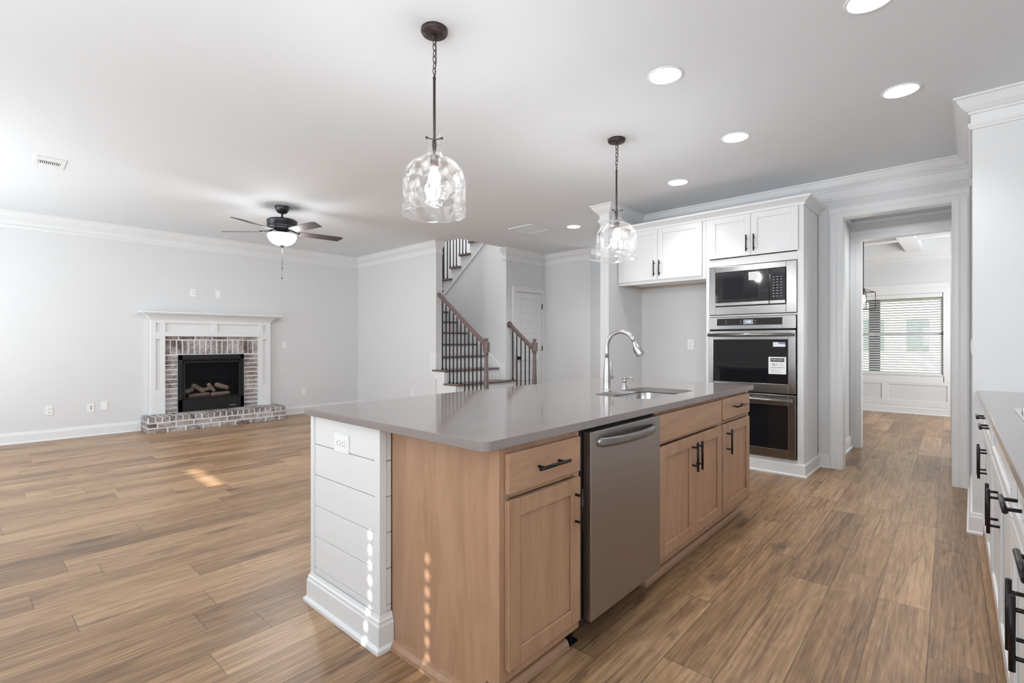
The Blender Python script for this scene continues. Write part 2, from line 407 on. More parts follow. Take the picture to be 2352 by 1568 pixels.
        if solid:
            q = o.modifiers.new('solid', 'SOLIDIFY'); q.thickness = solid
        if label: o['label'] = label
        return o
def struct(name, mb, mat, **kw):
    o = mb.build(name, mat, **kw)
    if kw.get('parent') is None: o['kind'] = 'structure'
    return o
def sthing(name, base, fr=F0):
    o = bpy.data.objects.new(name, None); COL.objects.link(o); o.location = fr.world(base); o.rotation_euler = (0, 0, fr.a)
    INFO[o.name] = (Vector(base), fr); o['kind'] = 'structure'; return o
def text(s_, name, size, loc, rot, mat, parent, ext=.0004, align='CENTER'):
    cu = bpy.data.curves.new(name, 'FONT'); cu.body = s_; cu.size = size; cu.extrude = ext; cu.align_x = align; cu.align_y = 'CENTER'
    tmp = bpy.data.objects.new(name + '_curve', cu); me = bpy.data.meshes.new_from_object(tmp); bpy.data.objects.remove(tmp)
    me.materials.clear(); me.materials.append(M[mat])
    o = bpy.data.objects.new(name, me); COL.objects.link(o)
    bs, fr = INFO[parent.name]; o.parent = parent; o.location = Vector(loc) - bs; o.rotation_euler = rot
    INFO[o.name] = (bs, fr); return o

# ================================================================== ROOM SHELL
H = 2.795
XL, YB, XE = -8.44, 4.81, -6.10       # fireplace wall, stair side wall, its free end
XD, YS, YN, XN = -5.69, 5.96, 6.97, -4.70
YK = 5.645; XWL, XWR, YW = -3.145, -3.034, 4.87
YR2 = 4.35; YH = 6.95; YD = 10.85; HD = 2.93
fl = MB().box(XL - .3, 3.4, YR - .3, 11.1, -.1, 0); struct('floor', fl, 'floor')
c = MB()
for a in ((XL - .15, 3.4, YR - .15, 4.93), (XD, -3.4, 4.93, 9.2), (-3.4, 3.4, 4.93, YH)):
    c.box(a[0], a[1], a[2], a[3], H, H + .3)
c.box(XL - .15, XE, YB, 4.93, H, H + .3)
struct('ceiling', c, 'ceiling')
struct('wall_left', MB().box(XL - .15, XL, YR - .15, 1.955, 0, 5.3).box(XL - .15, XL, 2.775, 7.1, 0, 5.3).box(XL - .15, XL, 1.955, 2.775, 0, .24).box(XL - .15, XL, 1.955, 2.775, 1.0, 5.3), 'wall')
struct('wall_back', MB().box(XL, XE, YB, 4.93, 0, H), 'wall')
# wall under the upper stair flight, stepped along the treads
st = [(XL, 0), (XD, 0), (XD, 5.3), (-5.95, 5.3), (-5.95, 3.25)]
pf = []
for k in range(4, -1, -1):
    zt = 2.212 + .2045 * k - .035; xl = -7.62 + .257 * k
    pf += [(xl + .257, zt), (xl, zt)]
pf2 = [(-5.95, 3.0), (-6.36, 3.0)] + pf + [(-7.62, 1.97), (XL, 1.97)]
struct('wall_stairwell', MB().prism([(XL, 0), (XD, 0), (XD, 3.0)] + pf2[1:], YS, YS + .1, axis=1), 'wall')
struct('wall_hall_end', MB().box(XL, XN, 7.05, 7.15, 0, 5.3).box(XD, XN - .0, YN, 7.05, 0, H), 'wall')
dz0, dy0, dy1 = 2.095, 6.195, 6.905
struct('wall_closet', MB().box(XD - .1, XD, YS + .1, dy0, 0, H).box(XD - .1, XD, dy1, YN, 0, H).box(XD - .1, XD, dy0, dy1, dz0, H), 'wall')
struct('wall_landing', MB().box(XL, XD - .002, 4.83, 4.93, H + .3, 5.3).box(XD, XD + .1, 4.83, 7.1, H + .3, 5.3), 'wall')
struct('ceiling_landing', MB().box(XL - .15, XD + .1, 4.83, 7.15, 5.3, 5.4), 'ceiling')
struct('wall_passage', MB().box(XN - .1, XN, 7.151, 9.1, 0, H).box(XN - .1, -3.5, 9.1, 9.2, 0, H), 'wall')
struct('wall_wing', MB().box(XWL, XWR, YW, YK + .12, 0, H), 'wall')
ox0, ox1, oz = -.924, -.116, 2.438
struct('wall_kitchen', MB().box(XWR, ox0 - .0, YK, YK + .12, 0, H).box(ox1, .0, YK, YK + .12, 0, H).box(ox0, ox1, YK, YK + .12, oz, H), 'wall')
struct('wall_right', MB().prism([(0, YR2), (3.2, YR2), (3.2, YR2 + .12), (.12, YR2 + .12), (.12, YK + .12), (0, YK + .12)], 0, H), 'wall')
struct('wall_hall_left', MB().box(-1.16, -1.045, YK + .12, YH, 0, H), 'wall')
struct('wall_hall_right', MB().box(.35, .45, YK + .12, YH, 0, H).box(.0, .45, YK + .12, YK + .2, 0, H), 'wall')
px0, px1, pz = -.958, -.155, 2.425
struct('wall_dining_front', MB().box(-3.5, px0, YH, YH + .12, 0, HD).box(px1, 1.1, YH, YH + .12, 0, HD).box(px0, px1, YH, YH + .12, pz, HD), 'wall')
wx0, wx1, wz0, wz1 = -1.95, -.352, .66, 2.05
struct('wall_dining_back', MB().box(-3.5, wx0, YD, YD + .14, 0, HD).box(wx1, 1.1, YD, YD + .14, 0, HD).box(wx0, wx1, YD, YD + .14, wz1, HD).box(wx0, wx1, YD, YD + .14, 0, wz0), 'wall')
struct('wall_dining_left', MB().box(-3.5, -3.4, YH + .12, YD, 0, HD), 'wall')
struct('wall_dining_right', MB().box(1.0, 1.1, YH + .12, YD, 0, HD), 'wall')
cf = MB().box(-3.5, 1.1, YH, YD + .14, HD, HD + .1)
struct('ceiling_dining', cf, 'ceiling')
bm_ = MB()
for x in (-2.55, -.72, .7): bm_.box(x - .1, x + .1, YH + .12, YD, HD - .17, HD)
for y in (8.0, 9.5): bm_.box(-3.4, 1.0, y - .09, y + .09, HD - .168, HD)
for x in (-2.55, -.72, .7): bm_.box(x - .13, x + .13, YH + .12, YD, HD - .03, HD).box(x - .115, x + .115, YH + .12, YD, HD - .165, HD - .14)
for y in (8.0, 9.5): bm_.box(-3.4, 1.0, y - .12, y + .12, HD - .032, HD)
struct('trim_coffer_beams', bm_, 'trim')
# rear wall and right outer wall (behind the camera), windows with closed blinds
rw = MB()
RWIN = [(-8.0, -4.5, .25, 2.45), (-2.7, -.7, .75, 2.25), (.8, 2.4, .8, 2.2)]
xs = XL
for (a, b, z0, z1) in RWIN:
    rw.box(xs, a, YR - .12, YR, 0, H); rw.box(a, b, YR - .12, YR, 0, z0); rw.box(a, b, YR - .12, YR, z1, H); xs = b
rw.box(xs, 3.2, YR - .12, YR, 0, H)
struct('wall_rear', rw, 'wall')
struct('wall_outer_right', MB().box(3.2, 3.35, YR - .12, YR2 + .12, 0, H), 'wall')

# ---- mouldings
CROWN = [(0, 0), (.092, 0), (.092, -.012), (.080, -.016), (.072, -.030), (.052, -.062), (.030, -.084), (.020, -.090), (.020, -.102), (.008, -.106),
         (.008, -.158), (.022, -.163), (.022, -.176), (.014, -.188), (.010, -.198), (0, -.2)]
BASE = [(0, 0), (.028, 0), (.028, .012), (.018, .02), (.016, .105), (.012, .115), (.010, .13), (0, .135)]
def crown(name, pts, hh=H): return struct(name, MB().sweep(pts, [(o, z) for o, z in CROWN], z0=hh), 'trim')
def basebd(name, pts): return struct(name, MB().sweep(pts, BASE), 'trim')
crown('trim_1', [(XL, YR), (XL, YB), (XE, YB), (XE, 4.93)])
crown('trim_2', [(XD - .08, YS), (XD, YS), (XD, YN), (XN, YN), (XN, 9.1)])
crown('trim_3', [(XWL, YK + .1), (XWL, YW), (XWR, YW), (XWR, YK), (0, YK), (0, YR2), (3.2, YR2)])
crown('trim_4', [(-1.045, YK + .12), (-1.045, YH), (.35, YH), (.35, YK + .2)], H - .0)
struct('trim_5', MB().sweep([(-3.4, YH + .12), (-3.4, YD), (1.0, YD), (1.0, YH + .12)], [(0, 0), (.09, 0), (.08, -.03), (.03, -.09), (.012, -.10), (.012, -.19), (.02, -.2), (0, -.215)], z0=HD - .14).sweep([(-3.4, YH + .12), (-3.4, YD), (1.0, YD), (1.0, YH + .12)], [(0, 0), (.1, 0), (.1, -.14), (0, -.14)], z0=HD), 'trim')
basebd('baseboard_left', [(XL, YR), (XL, 1.5)])
basebd('baseboard_left_far', [(XL, 3.3), (XL, YB), (-6.05 - .25, YB)])
basebd('baseboard_closet', [(XD, 7.0), (XN, YN), (XN, 9.1)][1:])
struct('baseboard_hall_end', MB().sweep([(XD + .02, YN), (XN, YN), (XN, 9.1)], BASE), 'trim')
basebd('baseboard_wing', [(XWL, YK + .1), (XWL, YW), (XWR, YW), (XWR, YK), (-2.02, YK)])
basebd('baseboard_kitchen', [(-1.117, YK), (ox0 - .09, YK)])
basebd('baseboard_right', [(0, YK), (0, YR2), (.05, YR2)])
basebd('baseboard_hall_left', [(-1.045, YK + .12), (-1.045, YH), (px0 - .1, YH)])
basebd('baseboard_dining', [(-3.4, YD), (1.0, YD), (1.0, YH + .12)])

def casing(name, x0, x1, z1, y, out, w=.098, depth=.12):
    # cased opening in a wall y = const: legs, head, jamb lining
    m = MB()
    prof = [(0, 0), (w, 0), (w, .018), (w * .86, .024), (w * .78, .018), (w * .45, .015), (w * .3, .018), (w * .1, .012), (0, .010)]
    def leg(xe, s):
        m.prism([(xe + s * u, y + out * v) for u, v in prof], 0, z1 + .0)
    leg(x0, -1); leg(x1, 1)
    m.prism([(y + out * v, z1 + u) for u, v in prof], x0, x1, axis=0)
    for xe, s in ((x0, -1), (x1, 1)):                       # corner blocks follow the same profile height
        m.prism([(y + out * v, z1 + u) for u, v in prof], xe, xe + s * w, axis=0)
    m.box(x0 - .001, x0 + .014, y - out * depth, y + out * .006, 0, z1).box(x1 - .014, x1 + .001, y - out * depth, y + out * .006, 0, z1).box(x0 + .014, x1 - .014, y - out * depth, y + out * .006, z1 - .014, z1)
    return struct(name, m, 'trim')
casing('trim_6', ox0, ox1, oz, YK, -1)
casing('trim_7', px0, px1, pz, YH, -1)

# ---- closet door under the stairs: casing, slab with five panels, hinges, knob
d = sthing('door_1', (XD, dy0, 0))
m = MB(); w = .085
m.box(XD, XD + .018, dy0 - w, dy0, 0, dz0 + w).box(XD, XD + .018, dy1, YN - .001, 0, dz0 + w).box(XD, XD + .018, dy0, dy1, dz0, dz0 + w)
m.box(XD + .018, XD + .024, dy0 - w, dy0 - w + .02, 0, dz0 + w).box(XD + .018, XD + .024, dy0 - w + .02, YN - .001, dz0 + w - .02, dz0 + w)
struct('door_casing', m, 'trim', parent=d)
m = MB(); m.box(XD - .045, XD - .018, dy0 + .003, dy1 - .003, .01, dz0 - .003)
rails = [(.01, .2), (.555, .655), (.91, 1.01), (1.265, 1.355), (1.61, 1.70), (1.98, dz0 - .003)]
for a, b in rails: m.box(XD - .02, XD - .006, dy0 + .11, dy1 - .11, a, b)
m.box(XD - .02, XD - .006, dy0 + .003, dy0 + .11, .01, dz0 - .003).box(XD - .02, XD - .006, dy1 - .11, dy1 - .003, .01, dz0 - .003)
for i in range(5):
    a, b = rails[i][1], rails[i + 1][0]; m.box(XD - .02, XD - .011, dy0 + .14, dy1 - .14, a + .03, b - .03)
slab = struct('door_slab', m, 'trim', parent=d, bevel=.003)
for z in (.28, 1.115, 1.867): struct('hinge', MB().box(XD - .008, XD + .008, dy1 - .012, dy1 + .006, z - .045, z + .045), 'black_iron', parent=d)
k = MB()
k.tube([(XD - .006, dy0 + .06, .955), (XD + .004, dy0 + .06, .955)], .03, 16).tube([(XD, dy0 + .06, .955), (XD + .03, dy0 + .06, .955)], .011, 12)
k.tube([(XD + .028, dy0 + .06, .955), (XD + .036, dy0 + .06, .955), (XD + .05, dy0 + .06, .955), (XD + .062, dy0 + .06, .955), (XD + .066, dy0 + .06, .955)], [.016, .027, .031, .025, .01], 18)
struct('knob', k, 'black_iron', parent=d)

# ---- dining window
w1 = sthing('window_1', ((wx0 + wx1) / 2, YD, wz0))
m = MB(); f = .035
m.box(wx0, wx0 + f, YD + .05, YD + .11, wz0, wz1).box(wx1 - f, wx1, YD + .05, YD + .11, wz0, wz1).box(wx0, wx1, YD + .05, YD + .11, wz0, wz0 + f).box(wx0, wx1, YD + .05, YD + .11, wz1 - f, wz1)
zm = (wz0 + wz1) / 2 + .02
m.box(wx0, wx1, YD + .05, YD + .11, zm - .025, zm + .025)
struct('window_frame', m, 'trim', parent=w1)
struct('window_glass', MB().box(wx0 + f, wx1 - f, YD + .078, YD + .082, wz0 + f, wz1 - f), 'glass_pane', parent=w1)
m = MB(); w = .1
m.box(wx0 - w, wx0, YD - .018, YD, wz0 - .02, wz1 + .02).box(wx1, wx1 + w, YD - .018, YD, wz0 - .1, wz1 + .02).box(wx0 - w, wx1 + w, YD - .02, YD, wz1 + .0, wz1 + .09)
m.box(wx0 - w, wx1 + .01, YD - .018, YD, wz0 - .13, wz0)
struct('window_casing', m, 'trim', parent=w1)
struct('window_sill', MB().box(wx0, wx1, YD - .03, YD + .05, wz0 - .0, wz0 + .015), 'trim', parent=w1)
# wainscot battens on the dining back wall
m = MB()
for x in (-3.2, -2.4, -1.72 + .55, wx1 + .05): m.box(x, x + .09, YD - .012, YD, .13, wz0 - .13)
m.box(-3.4, 1.0, YD - .012, YD, wz1 + .09, wz1 + .17).box(-3.4, 1.0, YD - .014, YD, .13, .23).box(-3.4, 1.0, YD - .0125, YD, .50, .56)
m.box(.1, .19, YD - .012, YD, .13, wz1 + .1).box(.1, .9, YD - .012, YD, .9, 1.0)
struct('trim_8', m, 'trim')
# blind
b = thing('window_blind', 'white horizontal slat blind, slats open, in the far dining room window', 'blind', ((wx0 + wx1) / 2, YD + .015, wz0))
MB().box(wx0 + .01, wx1 - .01, YD - .02, YD + .045, wz1 - .07, wz1 - .003).build('headrail', 'slat', b, bevel=.003)
m = MB(); n = 30; pt = (wz1 - .08 - wz0 - .03) / n
for i in range(n):
    z = wz0 + .045 + pt * i; tl = R(27)
    cy = YD + .012; dy = .024 * math.cos(tl); dz = .024 * math.sin(tl)
    m.prism([(cy - dy, z - dz), (cy, z + .002), (cy + dy, z + dz), (cy + dy, z + dz + .0025), (cy, z + .0045), (cy - dy, z - dz + .0025)], wx0 + .015, wx1 - .015, axis=0)
sl = m.build('slats', 'slat', b); sl['kind'] = 'stuff'
MB().box(wx0 + .012, wx1 - .012, YD - .012, YD + .036, wz0 + .016, wz0 + .032).build('bottom_rail', 'slat', b, bevel=.002)
m = MB()
for x in (wx0 + .25, -1.15, wx1 - .24):
    for y in (YD - .013, YD + .037): m.tube([(x, y, wz0 + .03), (x, y, wz1 - .05)], .0012, 5)
m.build('lift_cord', 'slat', b)
# outside the dining window
lawn = tag(MB().box(-25, 25, 11.3, 45, -.6, -.5).build('front_lawn', 'grass'), kind='structure')
tag(MB().box(-12, 6, 11.1, 13.5, -.5, -.05).build('front_porch_slab', 'concrete'), kind='structure')
pc = thing('porch_column', 'grey square porch column seen through the dining window blind', 'column', (-1.54, 13.1, -.05))
MB().box(-1.63, -1.45, 13.0, 13.2, .12, 2.7).build('shaft', 'porch', pc); MB().box(-1.66, -1.42, 12.97, 13.23, -.05, .12).build('plinth', 'porch', pc)
ho = thing('neighbour_house', 'neighbouring house with pale walls and shingled gable roof beyond the dining window', 'house', (-1.5, 34, -.5))
MB().box(-13, 9, 32, 40, -.5, 3.6).build('house_walls', 'siding', ho)
MB().prism([(-14, 3.5), (-2.0, 8.2), (10, 3.5)], 31.5, 41, axis=1).build('roof', 'shingle', ho)
for x in (-9.2, -7.4, -5.6, -3.8, -2, -.2):
    wn_ = MB().box(x - .45, x + .45, 31.9, 32.0, .8, 2.4).build('house_window', 'green_siding', ho)

# ================================================================== WALL PLATES
def plate(kind, label, face, u, z, wh=(.072, .115), group=None, fr=F0, pl=None, horizontal=False):
    # face: ('x', X, dir) or ('y', Y, dir)
    ax, P, dr = face
    def B(mb, u0, u1, w0, w1, z0, z1):
        if ax == 'x': mb.box(P + dr * w0, P + dr * w1, u0, u1, z0, z1)
        else: mb.box(u0, u1, P + dr * w0, P + dr * w1, z0, z1)
        return mb
    base = (P, u, z) if ax == 'x' else (u, P, z)
    nm = {'outlet': 'wall_outlet', 'double': 'wall_outlet', 'switch': 'light_switch', 'blank': 'cover_plate', 'coax': 'cable_plate'}[kind]
    t = thing(nm, label, {'outlet': 'outlet', 'double': 'outlet', 'switch': 'switch'}.get(kind, 'wall plate'), base, fr, group)
    w, h_ = wh
    B(MB(), u - w / 2, u + w / 2, 0, .006, z - h_ / 2, z + h_ / 2).build('cover', 'plastic', t, bevel=.002)
    def socket(cu, cz, rot=False):
        s_ = B(MB(), cu - .0165, cu + .0165, .006, .009, cz - .014, cz + .014) if not rot else B(MB(), cu - .014, cu + .014, .006, .009, cz - .0165, cz + .0165)
        s_ = s_.build('socket', 'plastic', t, bevel=.004)
        q = MB()
        if not rot: B(q, cu - .008, cu - .0055, .009, .0096, cz - .003, cz + .006); B(q, cu + .0055, cu + .008, .009, .0096, cz - .003, cz + .006); B(q, cu - .002, cu + .002, .009, .0096, cz - .01, cz - .006)
        else: B(q, cu - .003, cu + .006, .009, .0096, cz - .008, cz - .0055); B(q, cu - .003, cu + .006, .009, .0096, cz + .0055, cz + .008); B(q, cu - .01, cu - .006, .009, .0096, cz - .002, cz + .002)
        q.build('slots', 'slot', s_)
    if kind == 'outlet': socket(u, z + .021); socket(u, z - .021)
    if kind == 'double': socket(u - .021, z, True); socket(u + .021, z, True)
    if kind == 'switch': B(MB(), u - .016, u + .016, .006, .010, z - .033, z + .033).build('rocker', 'plastic', t, bevel=.003)
    if kind == 'coax':
        for dz in (-.014, .014): B(MB(), u - .006, u + .006, .006, .012, z + dz - .006, z + dz + .006).build('jack', 'slot', t)
    return t
fw = ('x', XL, 1)
plate('outlet', 'white duplex outlet low on the left wall, farthest from the fireplace', fw, .567, .371)
plate('coax', 'white plate with two dark jacks low on the wall left of the fireplace', fw, .967, .37)
plate('blank', 'blank white plate low on the wall beside the two-jack plate, nearer the hearth', fw, 1.104, .38)
plate('outlet', 'white duplex outlet above the mantel shelf, left one of the two plates', fw, 2.126, 1.958)
plate('blank', 'blank white plate above the mantel shelf, right one of the two plates', fw, 2.455, 1.955)
plate('switch', 'white switch plate at mid height on the wall right of the fireplace', fw, 3.447, 1.179)
plate('outlet', 'white outlet low on the fireplace wall right of the hearth', fw, 3.786, .381)
plate('outlet', 'white outlet low on the wall left of the staircase, just above the island top', ('y', YB, -1), -6.72, .405)
plate('outlet', 'white duplex outlet on the grey wall in the empty refrigerator recess', ('y', YK, -1), -2.406, 1.2, (.076, .118))
plate('switch', 'white switch plate on the narrow wall right of the cased doorway', ('x', 0, -1), 4.95, 1.2)

# ================================================================== FIREPLACE
def brick_rows():
    pass
s = MB(); xb = XL + .041
s.box(XL, xb, 1.765, 1.925, .213, 1.325, 1).box(XL, xb, 2.805, 3.02, .213, 1.325, 1).box(XL, xb, 1.925, 2.805, 1.04, 1.325, 1)
rng = random.Random(3)
def brk(mb, x0, x1, y0, y1, z0, z1):
    j = lambda: rng.uniform(-.002, .002)
    mb.box(x0, x1 + j(), y0 + j(), y1 + j(), z0 + j(), z1 + j(), 0)
for i in range(12):
    z = .222 + i * .0685
    brk(s, XL, xb + .002, 1.768, 1.918, z, z + .054)
    brk(s, XL, xb + .002, 2.815, 3.015, z, z + .054)
n = 17
for i in range(n):
    y = 1.768 + i * .0738; brk(s, XL, xb + .002, y, y + .060, 1.052, 1.25)
y = 1.768
while y < 3.0:
    e_ = min(y + (.17 if y < 1.77 else .215), 3.015); brk(s, XL, xb + .002, y, e_ - .012, 1.265, 1.31); y = e_
brs = thing('brick_surround', 'whitewashed brick facing around the black firebox, inside the white mantel', 'brick surround', (XL, 2.39, .21))
s.build('bricks', ['brick', 'mortar'], brs, bevel=.0025, seg=1)
hs = MB(); hy0, hy1, hx = 1.505, 3.295, XL + .435
hs.box(XL, hx - .0025, hy0 + .003, hy1 - .003, 0, .2095, 1)
n = 23; p_ = (hy1 - hy0) / n
for i in range(n):
    y = hy0 + i * p_; brk(hs, hx - .205, hx, y + .006, y + p_ - .007, .148, .212); brk(hs, XL, hx - .219, y + .006, y + p_ - .007, .148, .212)
y = hy0; i = 0
while y < hy1 - .01:
    e_ = min(y + (.1 if i == 0 else .212), hy1); brk(hs, hx - .09, hx, y + .007 * (i > 0), e_ - .009 * (e_ < hy1), .077, .133); y = e_; i += 1
y = hy0; i = 0
while y < hy1 - .01:
    e_ = min(y + .212, hy1); brk(hs, hx - .09, hx, y + .007 * (i > 0), e_ - .009 * (e_ < hy1), .0, .062); y = e_; i += 1
for yy in (hy0, hy1 - .06):
    for k in range(4):
        x0 = XL + .005 + k * .086
        for (z0, z1) in ((.148, .211), (.075, .135), (0, .062)): brk(hs, x0, x0 + .075, yy, yy + .06, z0, z1)
he = thing('brick_hearth', 'low raised brick hearth with thick white mortar in front of the fireplace', 'hearth', (XL + .2, 2.4, 0))
hs.build('bricks', ['brick', 'mortar'], he, bevel=.003, seg=1)
# mantel
mt = thing('fireplace_mantel', 'white wooden fireplace mantel with recessed panels and moulded shelf', 'mantel', (XL, 2.4, .21))
x1 = XL + .07; xr = XL + .055
ya, yb, yc, yd = 1.597, 1.765, 3.02, 3.198
def panelled(mb, y0, y1, z0, z1, py0, py1, pz0, pz1):
    mb.box(XL, xr, y0, y1, z0, z1); mb.box(xr, x1 + .012, y0, py0, z0, z1).box(xr, x1 + .012, py1, y1, z0, z1).box(xr, x1 + .012, py0, py1, z0, pz0).box(xr, x1 + .012, py0, py1, pz1, z1)
m = MB(); panelled(m, ya, yb, .213, 1.31, ya + .058, yb - .058, .55, 1.27); m.build('left_leg', 'trim', mt, bevel=.002).name = 'leg'
m = MB(); panelled(m, yc, yd, .213, 1.31, yc + .062, yd - .062, .55, 1.27); m.build('leg', 'trim', mt, bevel=.002)
m = MB(); m.box(XL, xr, ya, yd, 1.31, 1.55)
ps = [(ya + .058, yb - .058), (yb + .0, 2.37), (2.425, yc - .0), (yc + .062, yd - .062)]
cur = ya
for a, b_ in ps: m.box(xr, x1 + .012, cur, a, 1.31, 1.55); cur = b_
m.box(xr, x1 + .012, cur, yd, 1.31, 1.55)
for a, b_ in ps: m.box(xr, x1 + .012, a, b_, 1.31, 1.375).box(xr, x1 + .012, a, b_, 1.498, 1.55)
m.build('frieze', 'trim', mt, bevel=.002)
m = MB(); m.sweep([(XL, ya), (XL + .082, ya), (XL + .082, yd), (XL, yd)][::1], [(0, 0), (.01, 0), (.02, .018), (.05, .05), (.075, .062), (.095, .07), (.095, .082), (0, .082)], z0=1.55)
m.box(XL, XL + .082, ya, yd, 1.55, 1.63)
m.build('shelf_moulding', 'trim', mt)
MB().box(XL, XL + .215, ya - .135, yd + .135, 1.632, 1.655).build('shelf', 'trim', mt, bevel=.004)
# firebox insert
fi = thing('gas_fireplace_insert', 'black gas fireplace insert with glass front and ceramic logs inside', 'fireplace insert', (XL, 2.365, .215))
fy0, fy1, fz0, fz1 = 1.929, 2.801, .222, 1.038; fx = XL + .075
m = MB(); m.box(fx - .04, fx, fy0, fy0 + .05, fz0, fz1).box(fx - .04, fx, fy1 - .05, fy1, fz0, fz1).box(fx - .04, fx, fy0, fy1, fz1 - .07, fz1).box(fx - .04, fx, fy0, fy1, fz0, fz0 + .17)
m.build('face_frame', 'black_metal', fi, bevel=.003)
m = MB(); iy0, iy1, iz0, iz1 = fy0 + .055, fy1 - .055, fz0 + .175, fz1 - .095
m.box(fx - .02, fx + .012, iy0, iy0 + .022, iz0, iz1).box(fx - .02, fx + .012, iy1 - .022, iy1, iz0, iz1).box(fx - .02, fx + .012, iy0, iy1, iz1 - .022, iz1).box(fx - .02, fx + .012, iy0, iy1, iz0, iz0 + .018)
m.build('glass_frame', 'black_metal', fi, bevel=.003)
MB().box(fx - .012, fx - .008, iy0 + .02, iy1 - .02, iz0 + .015, iz1 - .02).build('glass', 'fire_glass', fi)
m = MB(); m.box(fx - .03, fx - .028 - .04, fy0 + .03, fy1 - .03, fz1 - .09, fz1 - .075)
m.box(XL - .34, XL - .33, fy0 + .035, fy1 - .035, fz0 + .03, fz1 - .045)
m.box(XL - .33, fx - .041, fy0 + .028, fy0 + .034, fz0 + .03, fz1 - .045).box(XL - .33, fx - .041, fy1 - .034, fy1 - .028, fz0 + .03, fz1 - .045)
m.box(XL - .33, fx - .041, fy0 + .034, fy1 - .034, fz0 + .024, fz0 + .17).box(XL - .33, fx - .041, fy0 + .034, fy1 - .034, fz1 - .05, fz1 - .045)
m.build('firebox', 'black', fi)
MB().box(fx, fx + .001, fy1 - .2, fy1 - .115, fz0 + .035, fz0 + .043).build('badge', 'ink_grey', fi)
MB().tube([(fx - .005, (fy0 + fy1) / 2 - .03, fz1 - .082), (fx + .006, (fy0 + fy1) / 2 - .03, fz1 - .082)], .012, 10).build('latch', 'black_metal', fi)
def logp(p0, p1, r, seed):
    rg = random.Random(seed); p0 = Vector(p0); p1 = Vector(p1); pts = []; rs = []
    for i in range(7):
        q = p0.lerp(p1, i / 6); q += Vector((rg.uniform(-.002, .002), rg.uniform(-.004, .004), rg.uniform(-.004, .004))); pts.append(q); rs.append(r * rg.uniform(.82, 1.1))
    rs[0] *= .8; rs[-1] *= .85
    MB().tube(pts, rs, 9).build('gas_log', 'log', fi)
lx = XL - .06; zb = iz0 + .03
for i, (a, b_, r) in enumerate([((lx, 2.08, zb), (lx, 2.36, zb + .01), .022), ((lx, 2.37, zb), (lx, 2.64, zb + .012), .024), ((lx, 2.0, zb + .05), (lx + .005, 2.14, zb + .1), .024),
                              ((lx + .01, 2.13, zb + .165), (lx + .012, 2.29, zb + .05), .024), ((lx, 2.27, zb + .075), (lx, 2.39, zb + .11), .02), ((lx + .012, 2.33, zb + .17), (lx + .014, 2.42, zb + .055), .02), ((lx + .01, 2.43, zb + .155), (lx + .012, 2.61, zb + .085), .026)]):
    logp(a, b_, r * 1.45, i)

# ================================================================== STAIRCASE
sc_ = thing('staircase', 'staircase with brown stained treads, white risers, black iron balusters and newel posts', 'staircase', (-5.6, 5.4, 0))
rise, run = .2, .2675
def xn(k): return -5.568 - run * (k - 3)
for k in range(1, 10):
    z = rise * k; x = xn(k)
    y0 = YB - .03 if k <= 4 else 4.935; y1 = YS - .002
    if k <= 3: y1 = YS + .12
    m = MB()
    if k == 4: # return nosing past the free wall end
        m.box(x - run - .005, x, y0, YS - .002, z - .028, z) if False else m.box(XE + .0, x, y0, YS - .012, z - .028, z).box(x - .335, XE, y0, YB - .001, z - .028, z)
    elif k <= 3:
        m.box(max(x - run - .03, XD + .003) if True else 0, x, y0, y1, z - .028, z)
        if x - run - .03 < XD: m.box(x - run - .06 - (.0), XD + .003, y0, YS - .012, z - .028, z)
    else: m.box(x - run - .02, x, y0, YS - .012, z - .028, z)
    m.build('tread', 'stain_dark', sc_, bevel=.008)
    r = MB(); ry0 = YB + .01 if k <= 4 else 4.935
    r.box(x - .045, x - .03, ry0, (YS + .085 if k <= 3 else YS - .012), z - rise, z - .028).build('riser', 'trim', sc_)
MB().box(XL, xn(10), 4.935, YS - .004, rise * 10 - .028, rise * 10).build('landing', 'stain_dark', sc_, bevel=.006)
MB().box(xn(10) - .045, xn(10) - .03, 4.935, YS - .012, 1.8, 1.972).build('riser', 'trim', sc_)
# near side closing below the lower treads, far skirt board
m = MB()
for k in range(1, 5):
    xa = xn(k) - .045; m.box(max(XE, xa - run), xa, YB + .012, YB + .1, 0, rise * k - .029)
m.build('stringer', 'trim', sc_)
m = MB()
for k in range(1, 4):
    xa = xn(k) - .045
    if xa > XD + .01: m.box(max(XD + .002, xa - run), xa, YS + .02, YS + .08, 0, rise * k - .029)
m.build('stringer', 'trim', sc_)
m = MB()
sl_ = rise / run
zt = lambda x: .845 + (-5.83 - x) * sl_
m.prism([(-5.70, 0), (-5.70, .855), (-5.83, .855), (-7.3, zt(-7.3)), (-7.3, zt(-7.3) - .35), (-5.95, .3), (-5.95, 0)], YS - .012, YS - .001, axis=1)
m.build('skirt_board', 'trim', sc_)
m = MB(); m.prism([(-6.25, 1.058), (XE + .001, 1.058), (XE + .001, .55), (-5.568 - .05, .2), (-5.568 - .05, .1), (-5.55, 0), (-5.95, .0), (-5.70, .33), (-6.25, .784)][:0] or [(-6.25, 1.058), (-6.10, 1.058), (-6.10, .772), (-5.88, .772), (-5.88, .572), (-5.62, .572), (-5.62, .372), (-5.35, .372), (-5.35, .172), (-5.1, .172), (-5.1, 0), (-5.26, 0), (-6.25, .784)], YB - .010, YB - .0005, axis=1)
m.build('wall_skirt', 'trim', sc_)
MB().box(XE, XE + .010, YB, 4.93, .80, 1.058).build('wall_skirt', 'trim', sc_)
